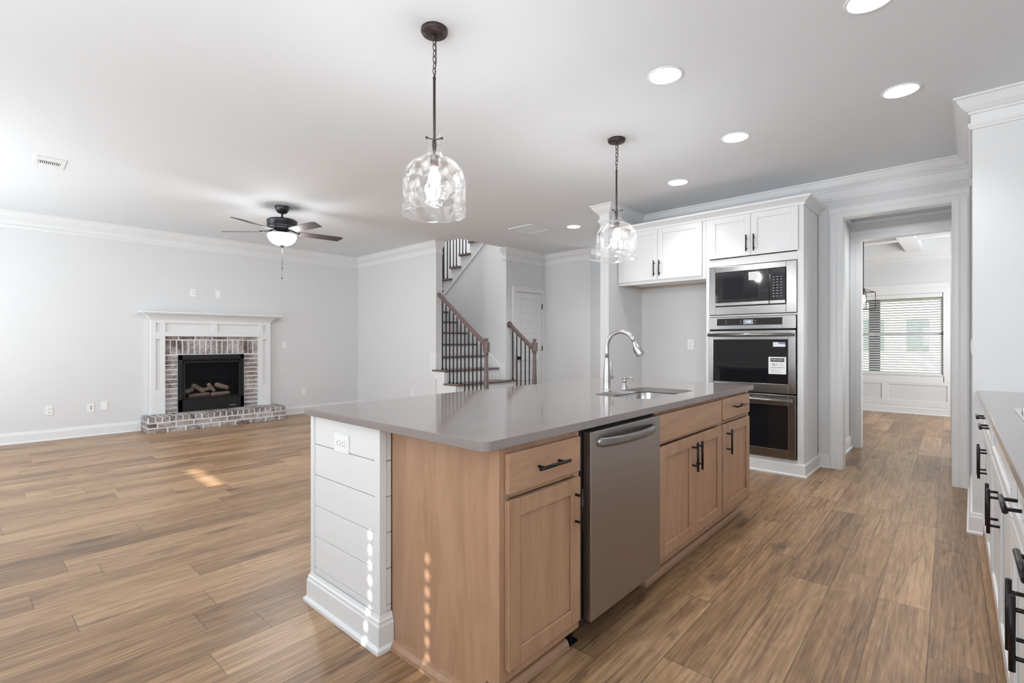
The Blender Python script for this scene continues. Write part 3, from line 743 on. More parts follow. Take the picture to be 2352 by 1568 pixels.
# lower balustrades
def newel(x, y, z0, top):
    g = MB(); zb_ = top - .205; zc = top - .06
    hw = .043
    g.box(x - hw, x + hw, y - hw, y + hw, z0, z0 + .3)
    g.lathe([(.034, z0 + .3), (.040, z0 + .33), (.030, z0 + .36), (.036, z0 + .42), (.040, z0 + .5), (.026, zb_ - .06), (.022, zb_ - .045), (.036, zb_ - .03), (.030, zb_ - .012), (.034, zb_)], (x, y), 20)
    c = .018
    oc = lambda e: [(x - e + c, y - e), (x + e - c, y - e), (x + e, y - e + c), (x + e, y + e - c), (x + e - c, y + e), (x - e + c, y + e), (x - e, y + e - c), (x - e, y - e + c)]
    g.prism(oc(hw), zb_, zc)
    g.lathe([(.030, zc), (.030, zc + .004), (.02, zc + .012), (.018, zc + .022), (.034, zc + .030), (.036, zc + .040), (.028, zc + .052), (.010, zc + .060), (.0005, zc + .061)], (x, y), 20)
    return g.build('newel_post', 'stain_dark', sc_)
def rail(p0, p1):
    p0 = Vector(p0); p1 = Vector(p1); d_ = (p1 - p0); L_ = d_.length; d_.normalize(); side = Vector((-d_.y, d_.x, 0)).normalized(); up = side.cross(d_) * -1
    if up.z < 0: up = -up
    prof = [(-.018, -.03), (.018, -.03), (.022, -.012), (.03, -.004), (.03, .012), (.022, .026), (.008, .031), (-.008, .031), (-.022, .026), (-.03, .012), (-.03, -.004), (-.022, -.012)]
    v = [p0 + side * a + up * b_ for a, b_ in prof] + [p1 + side * a + up * b_ for a, b_ in prof]; n = len(prof)
    g = MB().add(v, [tuple(range(n))[::-1], tuple(range(n, 2 * n))] + [(i, (i + 1) % n, n + (i + 1) % n, n + i) for i in range(n)])
    return g.build('handrail', 'stain_dark', sc_, bevel=.003)
def baluster(x, y, z0, z1):
    g = MB().box(x - .0068, x + .0068, y - .0068, y + .0068, z0, z1)
    a = .013; b_ = .0075
    g.prism([(x - a, y - a), (x + a, y - a), (x + a, y + a), (x - a, y + a)], z0, z0 + .01)
    v = [(x - a, y - a, z0 + .01), (x + a, y - a, z0 + .01), (x + a, y + a, z0 + .01), (x - a, y + a, z0 + .01), (x - b_, y - b_, z0 + .03), (x + b_, y - b_, z0 + .03), (x + b_, y + b_, z0 + .03), (x - b_, y + b_, z0 + .03)]
    g.add(v, [(0, 1, 5, 4), (1, 2, 6, 5), (2, 3, 7, 6), (3, 0, 4, 7), (4, 5, 6, 7)])
    return g.build('baluster', 'black_iron', sc_)
def treadz(x):
    for k in range(9, 0, -1):
        if x <= xn(k) + 1e-3: return rise * k
    return 0
YBL = 4.86; rs_ = .7477
newel(-5.03, YBL, .0, 1.288); rl = lambda x: 1.215 + (-5.08 - x) * rs_
rail((-5.07, YBL, rl(-5.07)), (XE + .0 - .0, YBL, rl(XE)))
for i in range(11):
    x = -6.006 + i * .0868
    baluster(x, YBL, treadz(x), rl(x) - .025)
YBR = 6.03; newel(-5.13, YBR, 0, 1.284); rr_ = lambda x: 1.14 + (-5.18 - x) * rs_
rail((-5.17, YBR, rr_(-5.17)), (XD + .016, YBR, rr_(XD)))
MB().tube([(XD + .001, YBR, rr_(XD)), (XD + .014, YBR, rr_(XD)), (XD + .018, YBR, rr_(XD))], [.055, .055, .045], 24).build('rosette', 'stain_dark', sc_)
for x in (-5.603, -5.513, -5.421, -5.328, -5.24): baluster(x, YBR, treadz(x), rr_(x) - .025)
# upper flight
for k in range(0, 5):
    z = 2.212 + .2045 * k; xl_ = -7.65 + .257 * k
    MB().box(xl_, xl_ + .345 - .03, YS - .03, 7.04, z - .03, z).build('tread', 'stain_dark', sc_, bevel=.007)
    MB().box(xl_ + .03, xl_ + .045, YS + .102, 7.04, z - .2045, z - .03).build('riser', 'trim', sc_)
newel(-7.43, YS - .0, 2.0, 3.36) if False else MB().box(-7.47, -7.385, YS - .04, YS + .045, 2.25, 3.3).build('newel_post', 'stain_dark', sc_)
for p in [228 + 18, 279, 306, 336, 364, 395, 424, 455, 487, 515]:
    pxx = 960 + p / 4.125; u = (pxx - 1176) / 1134; a0 = math.sin(R(43)); b0 = math.cos(R(43))
    x = (-a0 + u * b0) / (b0 + u * a0) * (YS - .008)
    kk = int((x + 7.65) // .257); kk = max(0, min(4, kk)); z = 2.212 + .2045 * kk
    baluster(x, YS - .008, z, z + .85 + .1)
rail((-7.4, YS - .008, 3.14), (-6.25, YS - .008, 3.14 + 1.15 * .795))
m = MB(); q0 = Vector((-7.40, 2.04)); q1 = Vector((-6.2, 2.945)); dd = (q1 - q0).normalized(); nn = Vector((-dd.y, dd.x)) * .03
m.prism([tuple(q0), tuple(q1), tuple(q1 + nn), tuple(q0 + nn)], YS - .014, YS - .0005, axis=1); m.build('stringer_moulding', 'trim', sc_)

# ================================================================== KITCHEN ISLAND
def pull(parent, p0, p1, out, r=.0062, off=.032, ins=.03, mat='pull'):
    p0 = Vector(p0); p1 = Vector(p1); out = Vector(out); d_ = (p1 - p0).normalized(); m = MB()
    m.tube([p0, p1], r, 14)
    for q in (p0 + d_ * ins, p1 - d_ * ins): m.tube([q - out * off, q], r * .8, 10)
    return m.build('handle', mat, parent)
def shaker(mb, ax, P, out, a0, a1, z0, z1, th=.02, rl_=.06, flat=False):
    def B(u0, u1, w0, w1, zz0, zz1):
        if ax == 'x': mb.box(P + out * w0, P + out * w1, u0, u1, zz0, zz1)
        else: mb.box(u0, u1, P + out * w0, P + out * w1, zz0, zz1)
    if flat: B(a0, a1, 0, th, z0, z1); return mb
    B(a0, a1, 0, th * .5, z0, z1)
    B(a0, a0 + rl_, th * .5, th, z0, z1); B(a1 - rl_, a1, th * .5, th, z0, z1)
    B(a0 + rl_, a1 - rl_, th * .5, th, z0, z0 + rl_); B(a0 + rl_, a1 - rl_, th * .5, th, z1 - rl_, z1)
    return mb
TOE = .105; TOP = .888
def island_cab(y0, y1, label, hole=False):
    t = thing('island_base_cabinet', label, 'cabinet', (-.3, (y0 + y1) / 2, 0), FI, None)
    m = MB(); m.box(-.6, -.02, y0 + .001, y1 - .001, TOE, .66 if hole else TOP)
    if hole: m.box(-.6, -.02, y0 + .001, y0 + .019, .66, TOP).box(-.6, -.02, y1 - .019, y1 - .001, .66, TOP).box(-.6, -.585, y0 + .019, y1 - .019, .66, TOP)
    m.box(-.02, 0, y0 + .001, y0 + .04, TOE, TOP).box(-.02, 0, y1 - .03, y1 - .001, TOE, TOP).box(-.02, 0, y0 + .04, y1 - .03, TOP - .03, TOP).box(-.02, 0, y0 + .04, y1 - .03, .71, .725).box(-.02, 0, y0 + .04, y1 - .03, TOE, .15)
    m.build('body', 'maple_v', t, bevel=.001)
    MB().box(-.6, -.075, y0 + .001, y1 - .001, 0, TOE).build('toe_kick', 'maple_h', t)
    m = MB(); m.prism([(-.075, 0), (-.045, 0), (-.047, .018), (-.058, .033), (-.075, .036)], y0 + .0, y1, axis=1); m.build('shoe_moulding', 'maple_h', t)
    return t
t = island_cab(0.003, .455, 'maple base cabinet at the near corner of the island, left of the dishwasher')
m = MB(); m.prism([(-.60, 0), (-.062, 0), (-.062, .098), (0, .098), (0, TOP), (-.60, TOP)], -.002, .002, axis=1)
m.build('end_panel', 'maple_v', t)
m = MB(); m.prism([(-.002, 0), (-.03, 0), (-.028, .016), (-.018, .032), (-.002, .036)], -.57, -.07, axis=0); m.build('shoe_moulding', 'maple_h', t)
dr = shaker(MB(), 'x', .0005, 1, .021, .438, .728, .863, flat=True).build('drawer', 'maple_h', t, bevel=.0035)
pull(dr, (.053, .147, .795), (.053, .323, .795), (1, 0, 0))
do = shaker(MB(), 'x', .0005, 1, .021, .438, .147, .706).build('door', 'maple_v', t, bevel=.003)
pull(do, (.053, .402, .512), (.053, .402, .674), (1, 0, 0))
# dishwasher
t = thing('dishwasher', 'stainless steel dishwasher with bowed bar handle built into the island', 'dishwasher', (-.3, .78, 0), FI)
MB().box(-.58, -.005, .462, 1.108, .1, .885).build('tub', 'black_metal', t)
do = MB().box(-.004, .034, .49, 1.106, .118, .872).build('door', 'steel_dw', t, bevel=.004)
m = MB(); pts = []; 
for i in range(17):
    a = i / 16; y = .535 + a * .505; pts.append((.034 + .048 * math.sin(PI * a) ** .55, y, .823 - .0 * a))
vs = []; 
for (x, y, z) in pts: vs += [(x - .006, y, z - .022), (x + .005, y, z - .017), (x + .008, y, z), (x + .005, y, z + .017), (x - .006, y, z + .022), (x - .012, y, z)]
fs = [(0, 1, 2, 3, 4, 5), tuple(96 + i for i in range(6))[::-1]]
for i in range(16):
    for j in range(6): fs.append((i * 6 + j, i * 6 + (j + 1) % 6, (i + 1) * 6 + (j + 1) % 6, (i + 1) * 6 + j))
hd = MB().add(vs, fs, 0, True).build('handle', 'steel', do); sb = hd.modifiers.new('s', 'SUBSURF'); sb.levels = 1; sb.render_levels = 2
MB().box(-.55, -.09, .46, 1.11, .012, .1).build('toe_plate', 'black_metal', t)
MB().box(-.09, -.06, .475, .5, .0, .1).box(-.075, -.05, .46, .52, .0, .008).build('foot', 'black_metal', t)
# sink base
t = island_cab(1.115, 2.012, 'maple sink base cabinet with two doors in the middle of the island', True)
shaker(MB(), 'x', .0005, 1, 1.134, 1.996, .728, .868, flat=True).build('false_drawer', 'maple_h', t, bevel=.0035)
do = shaker(MB(), 'x', .0005, 1, 1.134, 1.566, .150, .706).build('door', 'maple_v', t, bevel=.003)
pull(do, (.053, 1.536, .516), (.053, 1.536, .676), (1, 0, 0))
do = shaker(MB(), 'x', .0005, 1, 1.569, 2.000, .150, .706).build('door', 'maple_v', t, bevel=.003)
pull(do, (.053, 1.599, .516), (.053, 1.599, .676), (1, 0, 0))
# narrow end cabinet
t = island_cab(2.012, 2.60, 'maple cabinet with one drawer and one door at the far end of the island')
dr = shaker(MB(), 'x', .0005, 1, 2.032, 2.562, .735, .870, flat=True).build('drawer', 'maple_h', t, bevel=.0035)
pull(dr, (.053, 2.19, .808), (.053, 2.40, .808), (1, 0, 0))
do = shaker(MB(), 'x', .0005, 1, 2.032, 2.562, .150, .706).build('door', 'maple_v', t, bevel=.003)
pull(do, (.053, 2.093, .518), (.053, 2.093, .676), (1, 0, 0))
# shiplap end wall
sp = thing('island_shiplap_panel', 'white shiplap clad back and end of the island with tall baseboard', 'panel', (-.89, -.0, 0), FI)
m = MB(); m.box(-1.165, -.612, -.042, 2.6, 0, TOP); m.build('core', 'grey_rubber', sp)
m = MB()
zs = [.02, .165, .312, .458, .603, .748, TOP]
for a, b_ in zip(zs[:-1], zs[1:]):
    m.box(-1.152, -.624, -.056, -.042, a + .0015, b_ - .0015)
    m.box(-.612, -.604, -.03, -.0035, a + .0015, b_ - .0015)
    m.box(-1.181, -1.165, -.03, 2.6, a + .0015, b_ - .0015)
m.build('shiplap_boards', 'cab_white', sp, bevel=.0012, seg=1)
MB().box(-1.1805, -1.148, -.062, -.0305, 0, TOP).build('corner_board', 'cab_white', sp, bevel=.0015)
MB().box(-.638, -.598, -.062, -.0305, 0, TOP).build('corner_board', 'cab_white', sp, bevel=.0015)
m = MB(); m.sweep([(-1.18, 2.6), (-1.18, -.062), (-.598, -.062), (-.598, -.0045)][::-1], [(0, 0), (-.026, 0), (-.026, .014), (-.014, .024), (-.013, .10), (-.009, .108), (-.009, .118), (-.004, .125), (0, .14)]); m.build('baseboard', 'cab_white', sp)
plate('double', 'white horizontal duplex outlet on the shiplap end of the island', ('y', -.056, -1), -.90, .785, (.125, .082), fr=FI)
# countertop with sink hole
def rrect(x0, x1, y0, y1, r, n=6):
    p = []
    for cx, cy, a in ((x1 - r, y0 + r, -90), (x1 - r, y1 - r, 0), (x0 + r, y1 - r, 90), (x0 + r, y0 + r, 180)):
        for i in range(n + 1): q = R(a + 90 * i / n); p.append((cx + r * math.cos(q), cy + r * math.sin(q)))
    return p
def slab_with_hole(outer, inner, z0, z1):
    bm = bmesh.new()
    def loop(pts, z): 
        vs = [bm.verts.new((p[0], p[1], z)) for p in pts]; return vs, [bm.edges.new((vs[i], vs[(i + 1) % len(vs)])) for i in range(len(vs))]
    for z in (z0, z1):
        a, ea = loop(outer, z); b_, eb = loop(inner, z)
        bmesh.ops.triangle_fill(bm, edges=ea + eb, use_beauty=True)
        if z == z0: A0, B0 = a, b_
        else:
            for P, Q in ((A0, a), (B0, b_)):
                for i in range(len(P)): bm.faces.new((P[i], P[(i + 1) % len(P)], Q[(i + 1) % len(P)], Q[i]))
    bmesh.ops.recalc_face_normals(bm, faces=bm.faces)
    mb = MB(); bm.verts.index_update(); mb.add([v.co[:] for v in bm.verts], [[v.index for v in f.verts] for f in bm.faces]); bm.free(); return mb
ZT = .92
sx0, sx1, sy0, sy1 = -.49, -.128, 1.30, 1.965
ct = slab_with_hole(rrect(-1.19, .03, -.098, 2.648, .03), rrect(sx0, sx1, sy0, sy1, .07), TOP + .001, ZT)
o = ct.build('island_countertop', 'quartz', base=(-.58, 1.27, TOP), fr=FI, bevel=.003)
tag(o, 'polished taupe quartz countertop covering the whole island', 'countertop')
sk = thing('undermount_sink', 'stainless steel undermount sink set in the island countertop', 'sink', ((sx0 + sx1) / 2, (sy0 + sy1) / 2, TOP - .2), FI)
outl = rrect(sx0 - .012, sx1 + .012, sy0 - .012, sy1 + .012, .08); m = MB()
rings = []
for (ins, z) in ((-.012, TOP - .001), (.003, TOP - .003), (.006, TOP - .16), (.02, TOP - .19), (.06, TOP - .2)):
    rings.append([(x, y, z) for x, y in rrect(sx0 + ins, sx1 - ins, sy0 + ins, sy1 - ins, max(.02, .072))])
n = len(rings[0]); vs = [p for r_ in rings for p in r_]; fs = []
for i in range(len(rings) - 1):
    for j in range(n): fs.append((i * n + j, i * n + (j + 1) % n, (i + 1) * n + (j + 1) % n, (i + 1) * n + j))
fs.append(tuple((len(rings) - 1) * n + j for j in range(n)))
m.add(vs, fs, 0, True); m.build('basin', 'steel_sink', sk, solid=.0015)
MB().lathe([(.042, TOP - .197), (.042, TOP - .193), (.03, TOP - .195), (.001, TOP - .196)], ((sx0 + sx1) / 2, (sy0 + sy1) / 2), 24).build('drain', 'chrome', sk)
# faucet
fx_, fy_ = -.545, 1.575
fc = thing('kitchen_faucet', 'brushed nickel gooseneck pull-down faucet behind the island sink', 'faucet', (fx_, fy_, ZT), FI)
MB().lathe([(.030, ZT), (.030, ZT + .006), (.025, ZT + .01), (.0245, ZT + .05), (.0225, ZT + .13), (.0155, ZT + .205), (.0145, ZT + .21)], (fx_, fy_), 8).build('body', 'nickel', fc, bevel=.002)
pts = []; rd = .098; zc = ZT + .275
for z in (ZT + .205, ZT + .24, zc): pts.append((fx_, fy_, z))
for i in range(1, 15):
    a = PI - R(158) * i / 14; pts.append((fx_ + rd + rd * math.cos(a), fy_, zc + rd * math.sin(a)))
MB().tube(pts, .0125, 18).build('spout', 'nickel', fc)
e0 = Vector(pts[-1]); dd = (Vector(pts[-1]) - Vector(pts[-2])).normalized()
hd = MB().tube([e0, e0 + dd * .004, e0 + dd * .03, e0 + dd * .09, e0 + dd * .094], [.0135, .015, .018, .0285, .026], 10).build('spray_head', 'nickel', fc)
MB().tube([e0 + dd * .035 + Vector((-.019, 0, -.004)), e0 + dd * .075 + Vector((-.026, 0, -.006))], .007, 8).build('spray_button', 'grey_rubber', hd)
m = MB().tube([(fx_, fy_ + .02, ZT + .085), (fx_, fy_ + .052, ZT + .085)], .0155, 16); m.build('valve', 'nickel', fc)
m = MB(); m.box(fx_ - .009, fx_ + .009, fy_ + .045, fy_ + .053, ZT + .085, ZT + .185); m.build('lever', 'nickel', fc, bevel=.003)
sx_, sy_ = -.525, 1.76
so = thing('soap_dispenser', 'small nickel soap dispenser pump beside the island faucet', 'soap dispenser', (sx_, sy_, ZT), FI)
MB().lathe([(.022, ZT), (.021, ZT + .008), (.013, ZT + .03), (.011, ZT + .04), (.016, ZT + .05), (.017, ZT + .06), (.001, ZT + .062)], (sx_, sy_), 20).build('base', 'nickel', so)
MB().tube([(sx_ - .006, sy_, ZT + .058), (sx_ + .012, sy_, ZT + .072), (sx_ + .035, sy_, ZT + .078), (sx_ + .052, sy_, ZT + .074), (sx_ + .06, sy_, ZT + .062)], [.012, .009, .006, .005, .0045], 12).build('nozzle', 'nickel', so)

# ================================================================== OVEN WALL
YF = 5.08; XT0, XT1 = -2.004, -1.119
t = thing('oven_tower_cabinet', 'tall white cabinet tower holding the microwave and double oven', 'cabinet', ((XT0 + XT1) / 2, 5.35, 0))
m = MB(); yb_ = YF + .018
m.box(XT0, XT0 + .02, yb_, YK - .002, 0, 2.5).box(XT1 - .02, XT1, yb_, YK - .002, .0, 2.5).box(XT0, XT1, YK - .02, YK - .002, 0, 2.5)
m.box(XT0, XT0 + .036, YF, yb_, .0, 2.5).box(XT1 - .052, XT1, YF, yb_, .0, 2.5)
for z0, z1 in ((0, .145), (1.482, 1.496), (1.988, 2.062), (2.478, 2.5)): m.box(XT0 + .036, XT1 - .052, YF, YF + .45, z0, z1)
m.build('body', 'cab_white', t, bevel=.0015)
MB().sweep([(XT0, YF), (XT1, YF), (XT1, YK - .002)], BASE[:5] + [(.012, .112), (0, .118)]).build('plinth', 'cab_white', t)
for a0, a1, hx in ((-1.962, -1.569, -1.60), (-1.566, -1.162, -1.532)):
    do = shaker(MB(), 'y', YF, -1, a0, a1, 2.07, 2.474, rl_=.058).build('door', 'cab_white', t, bevel=.002)
    pull(do, (hx, YF - .053, 2.105), (hx, YF - .053, 2.265), (0, -1, 0))
CC = [(0, 0), (.012, 0), (.014, .02), (.03, .035), (.055, .052), (.066, .058), (.068, .075), (0, .075)]
MB().sweep([(XT0, YF), (XT1, YF), (XT1, YK - .002)], CC, z0=2.478).box(XT0, XT1, YF, YK - .002, 2.5, 2.553).build('crown', 'cab_white', t)
# fridge cabinet
t = thing('refrigerator_wall_cabinet', 'white two-door wall cabinet above the empty refrigerator recess', 'cabinet', (-2.52, 5.35, 1.88))
MB().box(XWR + .002, XT0 - .002, YF, YK - .002, 1.905, 2.5).box(XWR + .002, XT0 - .002, YF, YF + .02, 1.88, 1.905).build('body', 'cab_white', t, bevel=.0015)
MB().box(XWR + .004, XT0 - .004, YK - .022, YK - .003, 1.885, 1.903).box(XWR + .004, XWR + .02, YF + .03, YK - .022, 1.885, 1.903).build('cleat', 'birch', t, label='raw wood mounting cleat under the cabinet')
for a0, a1, hx in ((XWR + .012, -2.534, -2.565), (-2.531, -2.042, -2.502)):
    do = shaker(MB(), 'y', YF, -1, a0, a1, 1.915, 2.474, rl_=.058).build('door', 'cab_white', t, bevel=.002)
    pull(do, (hx, YF - .053, 1.955), (hx, YF - .053, 2.125), (0, -1, 0))
MB().sweep([(XWR + .002, YF), (XT0 - .002, YF)], CC, z0=2.478).box(XWR + .002, XT0 - .002, YF, YK - .002, 2.5, 2.553).build('crown', 'cab_white', t)

def ybox(mb, x0, x1, y, th, z0, z1, mi=0): return mb.box(x0, x1, y - th, y, z0, z1, mi)
def yframe(mb, x0, x1, z0, z1, l, r, b, tp, y, th):
    ybox(mb, x0, x0 + l, y, th, z0, z1); ybox(mb, x1 - r, x1, y, th, z0, z1); ybox(mb, x0 + l, x1 - r, y, th, z0, z0 + b); ybox(mb, x0 + l, x1 - r, y, th, z1 - tp, z1); return mb
# microwave
mw = thing('built_in_microwave', 'stainless steel built-in microwave above the wall oven', 'microwave', (-1.57, YF, 1.5))
a0, a1, z0, z1 = -1.967, -1.172, 1.500, 1.982
yframe(MB(), a0, a1, z0, z1, .062, .088, .083, .058, YF, .016).build('trim_frame', 'steel', mw, bevel=.004)
MB().box(a0 + .03, a1 - .03, YF, YF + .38, z0 + .02, z1 - .02).build('case', 'black_metal', mw)
i0, i1, j0, j1 = a0 + .064, a1 - .09, z0 + .085, z1 - .060
do = MB(); ybox(do, i0, -1.401, YF - .002, .024, j0 + .004, j1); do = do.build('door', 'panel_glass', mw, bevel=.002)
ybox(MB(), i0 + .08, -1.50, YF - .0262, .001, j0 + .07, j1 - .06).build('window', 'oven_glass', do)
ybox(MB(), i0 + .002, -1.403, YF - .0262, .006, j0 + .006, j0 + .034).build('handle', 'steel', do)
st_ = ybox(MB(), -1.583, -1.492, YF - .0275, .0006, j1 - .095, j1 - .018).build('sticker', 'label', do, label='white paper sticker with small print')
for i in range(5): ybox(MB(), -1.575, -1.50 - .015 * (i % 2), YF - .0282, .0003, j1 - .036 - i * .013, j1 - .033 - i * .013).build('print_line', 'ink_grey', st_)
cp = MB(); ybox(cp, -1.397, i1, YF - .002, .024, j0 + .004, j1); cp = cp.build('control_panel', 'panel_glass', mw, bevel=.002)
m = MB()
for r_ in range(8):
    for c_ in range(3): ybox(m, -1.37 + c_ * .032, -1.355 + c_ * .032, YF - .0262, .0004, j1 - .085 - r_ * .026, j1 - .079 - r_ * .026)
m.build('keypad_marks', 'ink_grey', cp)
ybox(MB(), -1.395, i1 - .002, YF - .0262, .004, j0 + .006, j0 + .034).build('trim_strip', 'steel', cp)
# double oven
ov = thing('double_wall_oven', 'stainless steel double wall oven with black glass doors', 'oven', (-1.57, YF, .15))
a0, a1 = -1.967, -1.177
MB().box(a0 + .03, a1 - .03, YF + .002, YF + .06, .16, 1.47, 0).build('case', 'black', ov)
yframe(MB(), a0, a1, 1.355, 1.478, .078, .115, .04, .02, YF, .018).build('control_fascia', 'steel', ov, bevel=.003)
cpn = ybox(MB(), a0 + .078, a1 - .115, YF, .016, 1.394, 1.459).build('control_panel', 'panel_glass', ov)
dsp = ybox(MB(), -1.635, -1.545, YF - .0162, .0006, 1.402, 1.448).build('display', 'lcd', cpn)
text('4:58', 'clock_digits', .03, (-1.59, YF - .0172, 1.425), (R(90), 0, 0), 'lcd_text', dsp)
m = MB()
for x in (-1.80, -1.66, -1.525):
    for z in (1.414, 1.436): ybox(m, x - .006, x + .006, YF - .0162, .0004, z - .003, z + .003)
m.build('key_marks', 'ink_grey', cpn)
def odoor(z0, z1, zt_, hz, gl0, gl1):
    do = yframe(MB(), a0, a1, z0, z1, .048, .062, gl0 - z0, z1 - gl1, YF, .034).build('door', 'steel', ov, bevel=.003)
    ybox(MB(), a0 + .044, a1 - .058, YF - .004, .026, gl0 - .004, gl1 + .004).build('window', 'oven_glass', do)
    m = MB(); m.tube([(a0 + .012, YF - .082, hz), (a1 - .014, YF - .082, hz)], .0155, 18)
    for x in (a0 + .05, a1 - .05): m.box(x - .012, x + .012, YF - .076, YF - .033, hz - .011, hz + .011)
    m.build('handle', 'steel', do)
    # cavity racks behind the glass
    m = MB()
    for zz in (.3, .62):
        zr = gl0 + (gl1 - gl0) * zz
        for k in range(3): m.tube([(a0 + .09, YF + .004 + 0 * k, zr + k * .012), (a1 - .1, YF + .004, zr + k * .012)], .0016, 6)
    m.build('oven_rack', 'chrome', do)
    return do
d1 = odoor(.752, 1.34, 1.34, 1.298, .838, 1.252)
d2 = odoor(.15, .738, .738, .690, .232, .640)
lb = ybox(MB(), -1.405, -1.255, YF - .0302, .0006, .93, 1.09).build('energy_label', 'label', d1, label='white energy rating sticker printed 261')
ybox(MB(), -1.388, -1.271, YF - .0309, .0004, 1.045, 1.078).build('label_band', 'ink', lb)
text('ENERGUIDE', 'label_title', .019, (-1.33, YF - .0317, 1.062), (R(90), 0, 0), 'label', lb)
MB().tube([(-1.331, YF - .0312, 1.062), (-1.331, YF - .0318, 1.062)], .013, 20).build('label_emblem', 'ink', lb)
text('261', 'label_number', .03, (-1.353, YF - .0313, 1.018), (R(90), 0, 0), 'ink', lb)
m = MB(); ybox(m, -1.32, -1.275, YF - .0309, .0004, 1.016, 1.019).box(-1.39, -1.27, YF - .0313, YF - .0309, .988, .994)
for i, wd in enumerate((.05, .09, .07, .10)): ybox(m, -1.39, -1.39 + wd, YF - .0309, .0004, .972 - i * .009, .9745 - i * .009)
m.build('label_print', 'ink_grey', lb)
l2 = ybox(MB(), -1.366, -1.262, YF - .0302, .0006, 1.186, 1.228).build('barcode_sticker', 'label', d1, label='small white and blue sticker at the top of the door')
ybox(MB(), -1.32, -1.262, YF - .0309, .0004, 1.210, 1.228).build('sticker_band', 'ink_blue', l2)

# ================================================================== RIGHT HAND CABINETS
def right_cab(y0, y1, label, drawers=True):
    t = thing('base_cabinet', label, 'cabinet', (.33, (y0 + y1) / 2, 0), FR, None)
    MB().box(.036, .62, y0 + .001, y1 - .001, TOE, TOP).build('body', 'cab_white', t, bevel=.001)
    MB().box(.10, .62, y0 + .001, y1 - .001, 0, TOE).build('toe_kick', 'cab_white', t)
    ym = (y0 + y1) / 2
    for a, b_, hy in ((y0 + .015, ym - .0015, ym - .05), (ym + .0015, y1 - .015, ym + .05)):
        dm = shaker(MB(), 'x', .036, -1, a, b_, .72, .868, flat=not True, rl_=.035) if drawers else None
        if drawers:
            dr = dm.build('drawer', 'cab_white', t, bevel=.002); c_ = (a + b_) / 2
            pull(dr, (-.016, c_ - .085, .803), (-.016, c_ + .085, .803), (-1, 0, 0))
        do = shaker(MB(), 'x', .036, -1, a, b_, .125, .705, rl_=.055).build('door', 'cab_white', t, bevel=.002)
        pull(do, (-.016, hy, .505), (-.016, hy, .672), (-1, 0, 0))
    if not drawers: shaker(MB(), 'x', .036, -1, y0 + .015, y1 - .015, .72, .868, rl_=.035).build('false_drawer', 'cab_white', t, bevel=.002)
    return t
right_cab(-1.14, -.24, 'white base cabinet at the right edge, the one nearest the end wall')
right_cab(-2.25, -1.145, 'white base cabinet at the right edge, the one under the cooktop', False)
right_cab(-3.25, -2.255, 'white base cabinet at the right edge, the one nearest the camera')
tag(MB().prism([(.036, -.238), (.62, -.238), (.62, -.0151), (.036, -.0037)], .0, TOP).build('cabinet_filler', 'cab_white', fr=FR), 'plain white filler panel between the right base cabinets and the end wall', 'panel')
o = MB().prism([(0, -3.3), (.66, -3.3), (.66, -.0157), (0, -.003)], TOP + .001, ZT).build('perimeter_countertop', 'quartz', fr=FR, bevel=.003)
tag(o, 'pinkish taupe countertop along the right edge, running to the end wall', 'countertop')
ck = thing('gas_cooktop', 'stainless gas cooktop set in the right hand countertop', 'cooktop', (.35, -1.53, ZT), FR)
MB().prism(rrect(.09, .62, -1.93, -1.135, .02), ZT, ZT + .008).build('tray', 'chrome', ck, bevel=.003)
for (gx, gy) in ((.25, -1.75), (.25, -1.32), (.48, -1.75), (.48, -1.32)):
    MB().lathe([(.05, ZT + .008), (.05, ZT + .02), (.036, ZT + .024), (.036, ZT + .03), (.001, ZT + .031)], (gx, gy), 20).build('burner', 'black_iron', ck)
for gy in (-1.74, -1.34):
    m = MB(); z_ = ZT + .05
    for (x0_, x1_, y0_, y1_) in ((.15, .162, gy - .17, gy + .17), (.59, .602, gy - .17, gy + .17), (.15, .6, gy - .17, gy - .158), (.15, .6, gy + .158, gy + .17), (.15, .6, gy - .006, gy + .006), (.244, .256, gy - .17, gy + .17), (.474, .486, gy - .17, gy + .17)): m.box(x0_, x1_, y0_, y1_, z_ - .012, z_)
    for x_ in (.15, .585):
        for y_ in (gy - .17, gy + .153): m.box(x_, x_ + .017, y_, y_ + .017, ZT + .008, z_)
    m.build('grate', 'black_iron', ck, bevel=.003)
for i in range(4):
    kn_ = MB().lathe([(.019, ZT + .008), (.018, ZT + .026), (.014, ZT + .03), (.001, ZT + .031)], (.118, -1.72 + i * .12), 18).build('knob', 'chrome', ck)

# ================================================================== CEILING FIXTURES
def can(x, y, label):
    t = thing('recessed_light', label, 'ceiling light', (x, y, H), group='recessed downlights')
    MB().lathe([(.102, H), (.102, H - .004), (.096, H - .007), (.088, H - .006), (.087, H - .003)], (x, y), 40).build('trim_ring', 'trim', t)
    MB().lathe([(.087, H - .004), (.05, H - .0055), (.0005, H - .006)], (x, y), 40).build('lens', 'led', t)
    lamp('SPOT', 'downlight', (x, y, H - .03), 60 if x < -3 else 21, (.97, .985, 1), (0, 0, 0), spot_size=R(150 if x < -3 else 116), spot_blend=.8, shadow_soft_size=.08)
for x, y, lb_ in ((-1.32, 2.735, 'lit recessed downlight, nearest one above the island\'s right side'), (-.325, 3.90, 'lit recessed downlight farthest right, before the cased doorway'), (-1.325, 3.93, 'lit recessed downlight in front of the oven tower'),
                  (-2.11, 4.65, 'lit recessed downlight in front of the refrigerator cabinet'), (-3.955, 5.47, 'lit recessed downlight left of the white wing wall, the smallest in view'), (-.342, 2.765, 'lit recessed downlight cut by the top edge of the photo')):
    can(x, y, lb_)
